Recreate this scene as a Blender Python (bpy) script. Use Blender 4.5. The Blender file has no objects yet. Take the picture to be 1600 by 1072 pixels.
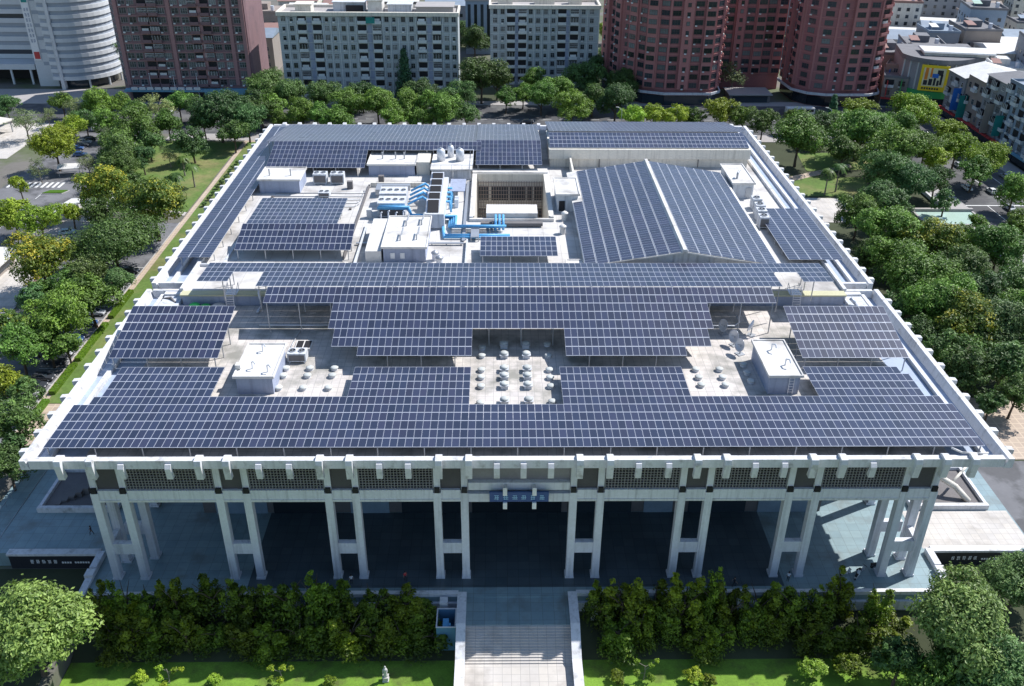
# Aerial view of a long flat concert hall roofed with solar arrays, park trees and apartment blocks behind.
import bpy, bmesh, math, random
from mathutils import Vector, Matrix
PI=math.pi
sc=bpy.context.scene
col=sc.collection
CAM=Vector((-2.9557,-94.192,94.789))
YAW,PIT,ROLL=[math.radians(a) for a in (1.0202,29.8434,0.48885)]
GZ=-2.5            # street level; the terrace of the hall is z = 0
ORD=['first','second','third','fourth','fifth','sixth','seventh','eighth','ninth','tenth','eleventh','twelfth','thirteenth','fourteenth','fifteenth','sixteenth']

# ------------------------------------------------------------------ materials
def newmat(name):
    m=bpy.data.materials.new(name); m.use_nodes=True
    nt=m.node_tree; b=nt.nodes['Principled BSDF']
    return m,nt,b
def mth(nt,op,a,b=None):
    n=nt.nodes.new('ShaderNodeMath'); n.operation=op
    for i,x in enumerate((a,b)):
        if x is None: continue
        if isinstance(x,(int,float)): n.inputs[i].default_value=x
        else: nt.links.new(x,n.inputs[i])
    return n.outputs[0]
def noise(nt,scale,detail=4,pos=None,rough=.6):
    if pos is None: pos=nt.nodes.new('ShaderNodeNewGeometry').outputs['Position']
    n=nt.nodes.new('ShaderNodeTexNoise'); n.inputs['Scale'].default_value=scale
    n.inputs['Detail'].default_value=detail; n.inputs['Roughness'].default_value=rough
    nt.links.new(pos,n.inputs['Vector']); return n.outputs['Fac']
def scalecol(nt,c,f):
    n=nt.nodes.new('ShaderNodeVectorMath'); n.operation='SCALE'
    if isinstance(c,tuple): n.inputs[0].default_value=c[:3]
    else: nt.links.new(c,n.inputs[0])
    nt.links.new(f,n.inputs['Scale']); return n.outputs[0]
def mixc(nt,f,a,b):
    n=nt.nodes.new('ShaderNodeMix'); n.data_type='RGBA'
    nt.links.new(f,n.inputs[0])
    for i,x in ((6,a),(7,b)):
        if isinstance(x,tuple): n.inputs[i].default_value=(x[0],x[1],x[2],1)
        else: nt.links.new(x,n.inputs[i])
    return n.outputs[2]
def ramp(nt,f,lo,hi):
    n=nt.nodes.new('ShaderNodeMapRange'); n.inputs[1].default_value=lo; n.inputs[2].default_value=hi
    nt.links.new(f,n.inputs[0]); return n.outputs[0]
def mat(name,c,rough=.75,metal=0,var=.25,scale=.35,var2=.12,objvar=0,isl=0,objcol=False,stain=None,spec=.4,bump=0,streak=0):
    m,nt,b=newmat(name)
    f=mth(nt,'ADD',mth(nt,'MULTIPLY',noise(nt,scale),2*var),1-var)
    g=mth(nt,'ADD',mth(nt,'MULTIPLY',noise(nt,scale*9,2),2*var2),1-var2)
    f=mth(nt,'MULTIPLY',f,g)
    if objvar:
        oi=nt.nodes.new('ShaderNodeObjectInfo')
        f=mth(nt,'MULTIPLY',f,mth(nt,'ADD',mth(nt,'MULTIPLY',oi.outputs['Random'],2*objvar),1-objvar))
    if isl:
        ge=nt.nodes.new('ShaderNodeNewGeometry')
        f=mth(nt,'MULTIPLY',f,mth(nt,'ADD',mth(nt,'MULTIPLY',ge.outputs['Random Per Island'],2*isl),1-isl))
    if streak:
        mp=nt.nodes.new('ShaderNodeMapping'); mp.inputs['Scale'].default_value=(1.6,1.6,.07)
        nt.links.new(nt.nodes.new('ShaderNodeNewGeometry').outputs['Position'],mp.inputs['Vector'])
        f=mth(nt,'MULTIPLY',f,mth(nt,'SUBTRACT',1.0,mth(nt,'MULTIPLY',ramp(nt,noise(nt,1.0,4,mp.outputs[0]),.5,.72),streak)))
    src=tuple(c)
    if objcol:
        oi=nt.nodes.new('ShaderNodeObjectInfo'); src=oi.outputs['Color']
    if stain:
        src=mixc(nt,ramp(nt,noise(nt,stain[1],5),stain[2],stain[3]),src,tuple(stain[0]))
    nt.links.new(scalecol(nt,src,f),b.inputs['Base Color'])
    b.inputs['Roughness'].default_value=rough; b.inputs['Metallic'].default_value=metal
    b.inputs['Specular IOR Level'].default_value=spec
    if bump:
        bp=nt.nodes.new('ShaderNodeBump'); bp.inputs['Strength'].default_value=bump; bp.inputs['Distance'].default_value=.05
        nt.links.new(noise(nt,6,3),bp.inputs['Height']); nt.links.new(bp.outputs[0],b.inputs['Normal'])
    return m
def tilemat(name,c1,c2,mort,size,rough=.7,var=.2,msz=.03,stain=None):
    m,nt,b=newmat(name)
    pos=nt.nodes.new('ShaderNodeNewGeometry').outputs['Position']
    t=nt.nodes.new('ShaderNodeTexBrick'); t.offset=0; t.inputs['Scale'].default_value=1
    t.inputs['Brick Width'].default_value=size; t.inputs['Row Height'].default_value=size; t.inputs['Mortar Size'].default_value=msz
    t.inputs['Color1'].default_value=(*c1,1); t.inputs['Color2'].default_value=(*c2,1); t.inputs['Mortar'].default_value=(*mort,1)
    nt.links.new(pos,t.inputs['Vector'])
    f=mth(nt,'ADD',mth(nt,'MULTIPLY',noise(nt,.22,5),2*var),1-var)
    s=t.outputs['Color']
    if stain: s=mixc(nt,ramp(nt,noise(nt,stain[1],5),stain[2],stain[3]),s,tuple(stain[0]))
    nt.links.new(scalecol(nt,s,f),b.inputs['Base Color']); b.inputs['Roughness'].default_value=rough
    return m
def leafmat(name,c1,c2,c3=None,tip=.0):
    m,nt,b=newmat(name)
    ge=nt.nodes.new('ShaderNodeNewGeometry'); oi=nt.nodes.new('ShaderNodeObjectInfo')
    at=nt.nodes.new('ShaderNodeAttribute'); at.attribute_name='tint'
    t=mth(nt,'ADD',mth(nt,'MULTIPLY',ge.outputs['Random Per Island'],.45),mth(nt,'MULTIPLY',at.outputs['Fac'],.55))
    cc=mixc(nt,t,tuple(c1),tuple(c2))
    if c3: cc=mixc(nt,ramp(nt,at.outputs['Fac'],.62,.95),cc,tuple(c3))
    hue=mixc(nt,oi.outputs['Random'],(1.18,1.0,.72),(.92,1.02,1.05))
    n=nt.nodes.new('ShaderNodeVectorMath'); n.operation='MULTIPLY'; nt.links.new(cc,n.inputs[0]); nt.links.new(hue,n.inputs[1]); cc=n.outputs[0]
    r2=mth(nt,'FRACT',mth(nt,'MULTIPLY',oi.outputs['Random'],13.7))
    f=mth(nt,'MULTIPLY',mth(nt,'ADD',mth(nt,'MULTIPLY',r2,.6),.7),mth(nt,'ADD',mth(nt,'MULTIPLY',at.outputs['Fac'],.7),.65))
    cc=scalecol(nt,cc,f)
    nt.links.new(cc,b.inputs['Base Color']); b.inputs['Roughness'].default_value=.5
    b.inputs['Specular IOR Level'].default_value=.4
    tr=nt.nodes.new('ShaderNodeBsdfTranslucent'); nt.links.new(cc,tr.inputs['Color'])
    mx=nt.nodes.new('ShaderNodeMixShader'); mx.inputs[0].default_value=.25
    nt.links.new(b.outputs[0],mx.inputs[1]); nt.links.new(tr.outputs[0],mx.inputs[2])
    nt.links.new(mx.outputs[0],nt.nodes['Material Output'].inputs['Surface'])
    return m
def panelmat():
    m,nt,b=newmat('solar_glass')
    ge=nt.nodes.new('ShaderNodeNewGeometry'); oi=nt.nodes.new('ShaderNodeObjectInfo')
    r=mth(nt,'FRACT',mth(nt,'ADD',ge.outputs['Random Per Island'],oi.outputs['Random']))
    r2=mth(nt,'FRACT',mth(nt,'MULTIPLY',r,7.3))
    c=mixc(nt,r,(.019,.024,.050),(.030,.029,.058))
    c=mixc(nt,ramp(nt,noise(nt,.045,2),.35,.7),c,(.023,.031,.064))
    f=mth(nt,'ADD',mth(nt,'MULTIPLY',r2,.5),.75)
    nt.links.new(scalecol(nt,c,f),b.inputs['Base Color'])
    nt.links.new(mth(nt,'ADD',mth(nt,'MULTIPLY',noise(nt,.08,3),.14),.22),b.inputs['Roughness'])
    b.inputs['Specular IOR Level'].default_value=1.0; b.inputs['Sheen Weight'].default_value=.5; b.inputs['Sheen Roughness'].default_value=.28; b.inputs['Sheen Tint'].default_value=(.75,.8,1,1)
    return m
M={}
M['conc']=mat('pale_concrete',(.66,.67,.71),.8,streak=.3,var=.18,scale=.25,stain=((.55,.55,.55),.5,.6,.8))
M['parapet']=mat('weathered_coping',(.64,.64,.65),.75,streak=.2,var=.16,scale=.3,stain=((.38,.37,.36),.7,.55,.72))
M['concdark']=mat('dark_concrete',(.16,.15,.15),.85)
M['gutter']=mat('blue_grey_coating',(.37,.44,.56),.6,var=.12,scale=.2,stain=((.30,.34,.41),.35,.5,.7))
M['tile']=tilemat('roof_tile',(.62,.57,.52),(.54,.50,.47),(.38,.36,.34),1.2,var=.3,msz=.04,stain=((.27,.26,.23),.2,.46,.66))
M['white']=mat('white_roof_paint',(.66,.64,.61),.6,var=.2,scale=.12,var2=.14,stain=((.36,.34,.32),.22,.5,.72))
M['roofdeck']=tilemat('membrane_roof',(.62,.60,.57),(.55,.53,.51),(.42,.40,.38),3.0,.7,var=.3,msz=.05,stain=((.33,.31,.29),.15,.47,.68))
M['wallw']=mat('white_render',(.58,.60,.63),.7,streak=.35,var=.14,stain=((.45,.46,.48),.5,.6,.8))
M['cream']=mat('cream_render',(.70,.66,.58),.75,streak=.25,var=.12,stain=((.5,.47,.42),.4,.58,.78))
M['yellow_edge']=mat('yellowed_coping',(.52,.50,.33),.8,var=.2)
M['alu']=mat('aluminium',(.66,.68,.73),.4,metal=.25,var=.06)
M['pvframe']=mat('panel_frame',(.50,.53,.60),.45,metal=.2,var=.12,scale=.1)
M['steel']=mat('galvanised_steel',(.42,.44,.47),.5,metal=.6,var=.1)
M['pv']=panelmat()
M['pvback']=mat('panel_back',(.25,.25,.26),.6)
M['lattice']=mat('lattice_tile',(.24,.23,.24),.8)
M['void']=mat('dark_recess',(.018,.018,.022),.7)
M['glass']=mat('dark_window_glass',(.025,.035,.045),.12,var=.1,spec=.6,objvar=.5)
M['dark_shaded_stone']=tilemat('dark_shaded_stone_floor',(.075,.10,.115),(.055,.08,.095),(.04,.05,.055),1.6,.4,var=.35)  # own darker floor tone, with the portico's shade put into the colour
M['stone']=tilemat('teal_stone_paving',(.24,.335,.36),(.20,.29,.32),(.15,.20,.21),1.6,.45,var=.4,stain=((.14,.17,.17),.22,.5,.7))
M['paving']=tilemat('pale_stone_paving',(.56,.52,.47),(.52,.49,.46),(.36,.34,.32),1.2,.75,var=.3,stain=((.34,.31,.28),.18,.5,.7))
M['tanpave']=tilemat('tan_paving',(.44,.35,.27),(.38,.30,.24),(.52,.42,.32),1.5,.8,msz=.12)
M['granite']=mat('black_granite',(.03,.032,.04),.35)
M['asphalt']=mat('asphalt',(.075,.075,.08),.85,var=.3,scale=.12,stain=((.13,.13,.13),.15,.48,.6))
M['asphalt2']=mat('worn_asphalt',(.17,.17,.18),.85,var=.3,scale=.12,stain=((.10,.10,.105),.1,.48,.56))
M['side']=mat('sidewalk',(.36,.34,.33),.85,var=.15,scale=.3)
M['kerb']=mat('kerb_stone',(.42,.41,.40),.85)
M['paint']=mat('road_paint',(.72,.72,.70),.7)
M['earth']=mat('ground_earth',(.15,.14,.125),.95,var=.35,scale=.08,stain=((.10,.12,.06),.05,.45,.6))
M['grass']=mat('lawn_grass',(.10,.165,.035),.95,var=.4,scale=.15,var2=.35,stain=((.21,.19,.08),.09,.45,.7))
M['lawn']=mat('bright_lawn',(.15,.27,.03),.95,var=.4,scale=.5,var2=.4,stain=((.10,.13,.03),.35,.5,.7))
M['soil']=mat('wood_floor',(.05,.06,.03),.95,var=.4,scale=.15)
M['bark']=mat('bark',(.10,.075,.055),.95,var=.3,scale=2)
M['pbark']=mat('pale_bark',(.24,.21,.18),.95,var=.3,scale=2)
M['bluepipe']=mat('light_blue_pipe',(.13,.42,.72),.4,var=.08)
M['bluesign']=mat('blue_sign',(.015,.07,.22),.4,var=.1)
M['signmark']=mat('pale_blue_lettering',(.25,.45,.62),.5)
M['letter']=mat('white_lettering',(.75,.75,.75),.5)
M['penthouse']=mat('blue_grey_wall',(.33,.37,.48),.7,streak=.25,var=.14)
M['green']=mat('green_cover',(.05,.55,.12),.6)
M['vent']=mat('pale_green_vent',(.50,.52,.50),.6,var=.12,objvar=.12)
M['black']=mat('black_rubber',(.02,.02,.02),.7)
M['carpaint']=mat('car_paint',(1,1,1),.25,var=.02,var2=.01,objcol=True,spec=.6)
M['skin']=mat('skin',(.45,.28,.2),.6); M['hair']=mat('black_hair',(.02,.017,.015),.6)
M['shirt']=mat('shirt',(1,1,1),.8,var=.05,objcol=True); M['trousers']=mat('trousers',(.03,.035,.05),.85)
M['stonew']=mat('statue_stone',(.50,.49,.47),.8,var=.2,scale=2)
L={}
L['M']=leafmat('leaf_mid',(0.078,0.169,0.027),(0.174,0.305,0.056))
L['Y']=leafmat('leaf_yellow_green',(.17,.30,.018),(.33,.44,.05))
L['D']=leafmat('leaf_dark',(0.056,0.124,0.035),(0.118,0.215,0.062))
L['F']=leafmat('leaf_flowering',(0.095,0.189,0.027),(0.185,0.286,0.048),(0.403,0.403,0.050))
L['P']=leafmat('leaf_pale',(.17,.23,.09),(.28,.34,.16))
L['C']=leafmat('leaf_conifer',(0.045,0.130,0.062),(0.090,0.195,0.088))
L['B']=leafmat('leaf_big',(.13,.235,.045),(.27,.37,.11))
L['O']=leafmat('leaf_olive',(0.084,0.163,0.044),(0.185,0.273,0.094))
L['H']=leafmat('leaf_hedge',(.034,.075,.008),(.20,.27,.018))  # low colour darkened as shade, high colour yellowed as sunlit tips
L['HC']=leafmat('leaf_clipped',(.12,.26,.025),(.20,.36,.04))

# ------------------------------------------------------------------ mesh builder
class MB:
    def __init__(s,off=(0,0,0)): s.v=[];s.f=[];s.mi=[];s.o=Vector(off)
    def add(s,vs,fs,mi=0):
        n=len(s.v); s.v+= [(a[0]-s.o.x,a[1]-s.o.y,a[2]-s.o.z) for a in vs]
        s.f+=[tuple(i+n for i in f) for f in fs]; s.mi+=[mi]*len(fs)
    def box(s,x0,x1,y0,y1,z0,z1,mi=0):
        s.add([(x0,y0,z0),(x1,y0,z0),(x1,y1,z0),(x0,y1,z0),(x0,y0,z1),(x1,y0,z1),(x1,y1,z1),(x0,y1,z1)],
              [(0,3,2,1),(4,5,6,7),(0,1,5,4),(1,2,6,5),(2,3,7,6),(3,0,4,7)],mi)
    def prism(s,p,z0,z1,mi=0,top=None):
        n=len(p); q=top or p
        s.add([(a[0],a[1],z0) for a in p]+[(a[0],a[1],z1) for a in q],
              [tuple(range(n-1,-1,-1)),tuple(range(n,2*n))]+[(i,(i+1)%n,n+(i+1)%n,n+i) for i in range(n)],mi)
    def prismx(s,p,x0,x1,mi=0):      # polygon in (y,z) extruded along x
        n=len(p)
        s.add([(x0,a[0],a[1]) for a in p]+[(x1,a[0],a[1]) for a in p],
              [tuple(range(n-1,-1,-1)),tuple(range(n,2*n))]+[(i,(i+1)%n,n+(i+1)%n,n+i) for i in range(n)],mi)
    def prismy(s,p,y0,y1,mi=0):      # polygon in (x,z) extruded along y
        n=len(p)
        s.add([(a[0],y0,a[1]) for a in p]+[(a[0],y1,a[1]) for a in p],
              [tuple(range(n)),tuple(range(2*n-1,n-1,-1))]+[(i,n+i,n+(i+1)%n,(i+1)%n) for i in range(n)],mi)
    def lathe(s,cx,cy,prof,n=12,mi=0):
        vs=[];fs=[]
        for r,z in prof:
            for k in range(n): vs.append((cx+r*math.cos(2*PI*k/n),cy+r*math.sin(2*PI*k/n),z))
        for i in range(len(prof)-1):
            for k in range(n): fs.append((i*n+k,i*n+(k+1)%n,(i+1)*n+(k+1)%n,(i+1)*n+k))
        fs.append(tuple(range(n-1,-1,-1))); fs.append(tuple((len(prof)-1)*n+k for k in range(n)))
        s.add(vs,fs,mi)
    def cyl(s,cx,cy,z0,z1,r,n=12,mi=0,r2=None): s.lathe(cx,cy,[(r,z0),(r if r2 is None else r2,z1)],n,mi)
    def bar(s,p,q,w,h=None,mi=0,n=4):
        p=Vector(p);q=Vector(q);d=(q-p).normalized(); h=h or w
        a=d.cross(Vector((0,0,1)))
        if a.length<1e-3: a=Vector((1,0,0))
        a.normalize(); b=a.cross(d)
        vs=[]
        for c in (p,q):
            if n==4:
                for i,j in ((-1,-1),(1,-1),(1,1),(-1,1)): vs.append(c+a*(i*w/2)+b*(j*h/2))
            else:
                for k in range(n): vs.append(c+a*(w/2*math.cos(2*PI*k/n))+b*(h/2*math.sin(2*PI*k/n)))
        s.add(vs,[tuple(range(n)),tuple(range(2*n-1,n-1,-1))]+[(i,n+i,n+(i+1)%n,(i+1)%n) for i in range(n)],mi)
    def tube(s,pts,r,n=8,mi=0):
        for a,b in zip(pts,pts[1:]): s.bar(a,b,2*r,2*r,mi,n)
        for a in pts[1:-1]: s.ball(a,r*1.02,mi,6,4)
    def ball(s,c,r,mi=0,n=8,m=6,sz=1):
        vs=[(c[0],c[1],c[2]-r*sz)];fs=[]
        for i in range(1,m):
            t=PI*i/m-PI/2
            for k in range(n): vs.append((c[0]+r*math.cos(t)*math.cos(2*PI*k/n),c[1]+r*math.cos(t)*math.sin(2*PI*k/n),c[2]+r*sz*math.sin(t)))
        vs.append((c[0],c[1],c[2]+r*sz)); e=len(vs)-1
        for k in range(n):
            fs.append((0,1+(k+1)%n,1+k)); fs.append((e,e-n+k,e-n+(k+1)%n))
        for i in range(m-2):
            for k in range(n): fs.append((1+i*n+k,1+i*n+(k+1)%n,1+(i+1)*n+(k+1)%n,1+(i+1)*n+k))
        s.add(vs,fs,mi)
    def mesh(s,name,mats,smooth=False):
        me=bpy.data.meshes.new(name); me.from_pydata(s.v,[],s.f)
        for m in (mats if isinstance(mats,(list,tuple)) else [mats]): me.materials.append(m)
        me.polygons.foreach_set('material_index',s.mi)
        if smooth: me.polygons.foreach_set('use_smooth',[True]*len(s.f))
        me.update(); return me
def ob(name,me,parent=None,loc=(0,0,0),rot=(0,0,0)):
    o=bpy.data.objects.new(name,me); col.objects.link(o); o.location=loc; o.rotation_euler=rot
    if parent: o.parent=parent
    return o
def tag(o,label=None,cat=None,group=None,kind=None):
    if label: o['label']=label
    if cat: o['category']=cat
    if group: o['group']=group
    if kind: o['kind']=kind
    return o
def thing(name,label,cat,loc=(0,0,0),rz=0,group=None):
    o=ob(name,None,None,loc,(0,0,rz)); o.empty_display_size=.5
    return tag(o,label,cat,group)
def part(name,mb,mats,parent=None,smooth=False): return ob(name,mb.mesh(name,mats,smooth),parent)
def struct(name,mb,mats): return tag(part(name,mb,mats),kind='structure')
def rep(name,parent,items,mats,cap=100):
    # repeated parts: items are (mesh or MB, location, euler); the hundred nearest the camera singly, the rest as one part
    W=parent.matrix_basis
    items=sorted(items,key=lambda t:(W@Vector(t[1])-CAM).length)
    for me,loc,rot in items[:cap]: ob(name,me,parent,loc,rot)
    if len(items)>cap:
        vs=[];fs=[];mi=[]
        me0=items[0][0]
        for me,loc,rot in items[cap:]:
            T=Matrix.Translation(loc)@(rot.to_matrix() if hasattr(rot,'to_matrix') else Matrix.Rotation(rot[2],3,'Z')@Matrix.Rotation(rot[1],3,'Y')@Matrix.Rotation(rot[0],3,'X')).to_4x4()
            n=len(vs); vs+=[tuple(T@v.co) for v in me.vertices]
            for p in me.polygons: fs.append(tuple(n+i for i in p.vertices)); mi.append(p.material_index)
        me=bpy.data.meshes.new(name); me.from_pydata(vs,[],fs)
        for m in me0.materials: me.materials.append(m)
        me.polygons.foreach_set('material_index',mi); me.update()
        tag(ob(name,me,parent),kind='stuff')
def copytree(o,parent=None):
    c=o.copy(); col.objects.link(c)
    if parent: c.parent=parent
    for ch in list(o.children): copytree(ch,c)
    return c

# ------------------------------------------------------------------ camera, sun, sky
cd=bpy.data.cameras.new('camera'); cam=bpy.data.objects.new('camera',cd); col.objects.link(cam)
cy,sy,cp,sp=math.cos(YAW),math.sin(YAW),math.cos(PIT),math.sin(PIT)
F=Vector((sy*cp,cy*cp,-sp)); R0=Vector((cy,-sy,0)); U0=R0.cross(F)
Rr=R0*math.cos(ROLL)+U0*math.sin(ROLL); Ur=U0*math.cos(ROLL)-R0*math.sin(ROLL)
cam.matrix_world=Matrix(((Rr.x,Ur.x,-F.x,CAM.x),(Rr.y,Ur.y,-F.y,CAM.y),(Rr.z,Ur.z,-F.z,CAM.z),(0,0,0,1)))
cd.sensor_width=36; cd.lens=1427.23/1600*36; cd.clip_start=1; cd.clip_end=3000
sc.camera=cam
SUN=Vector((.754,.36,1.0)).normalized()
sd=bpy.data.lights.new('sun','SUN'); sd.energy=5.0; sd.angle=math.radians(.5); sd.color=(1,.975,.95)
so=bpy.data.objects.new('sun',sd); col.objects.link(so); so.rotation_euler=(-SUN).to_track_quat('-Z','Y').to_euler(); so.location=(80,60,150)
w=bpy.data.worlds.new('World'); sc.world=w; w.use_nodes=True
nt=w.node_tree; bg=nt.nodes['Background']; sk=nt.nodes.new('ShaderNodeTexSky'); sk.sky_type='NISHITA'; sk.sun_disc=False
sk.sun_elevation=math.asin(SUN.z); sk.sun_rotation=math.atan2(SUN.x,SUN.y)
sk.air_density=1.3; sk.dust_density=.6; sk.ozone_density=4.5
nt.links.new(sk.outputs[0],bg.inputs['Color']); bg.inputs['Strength'].default_value=.115
sc.view_settings.view_transform='Standard'; sc.view_settings.look='None'; sc.view_settings.exposure=.30; sc.view_settings.gamma=1
sc.render.engine='CYCLES'; sc.cycles.max_bounces=6; sc.cycles.diffuse_bounces=3; sc.cycles.transparent_max_bounces=4
sc.cycles.use_denoising=True
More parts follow.
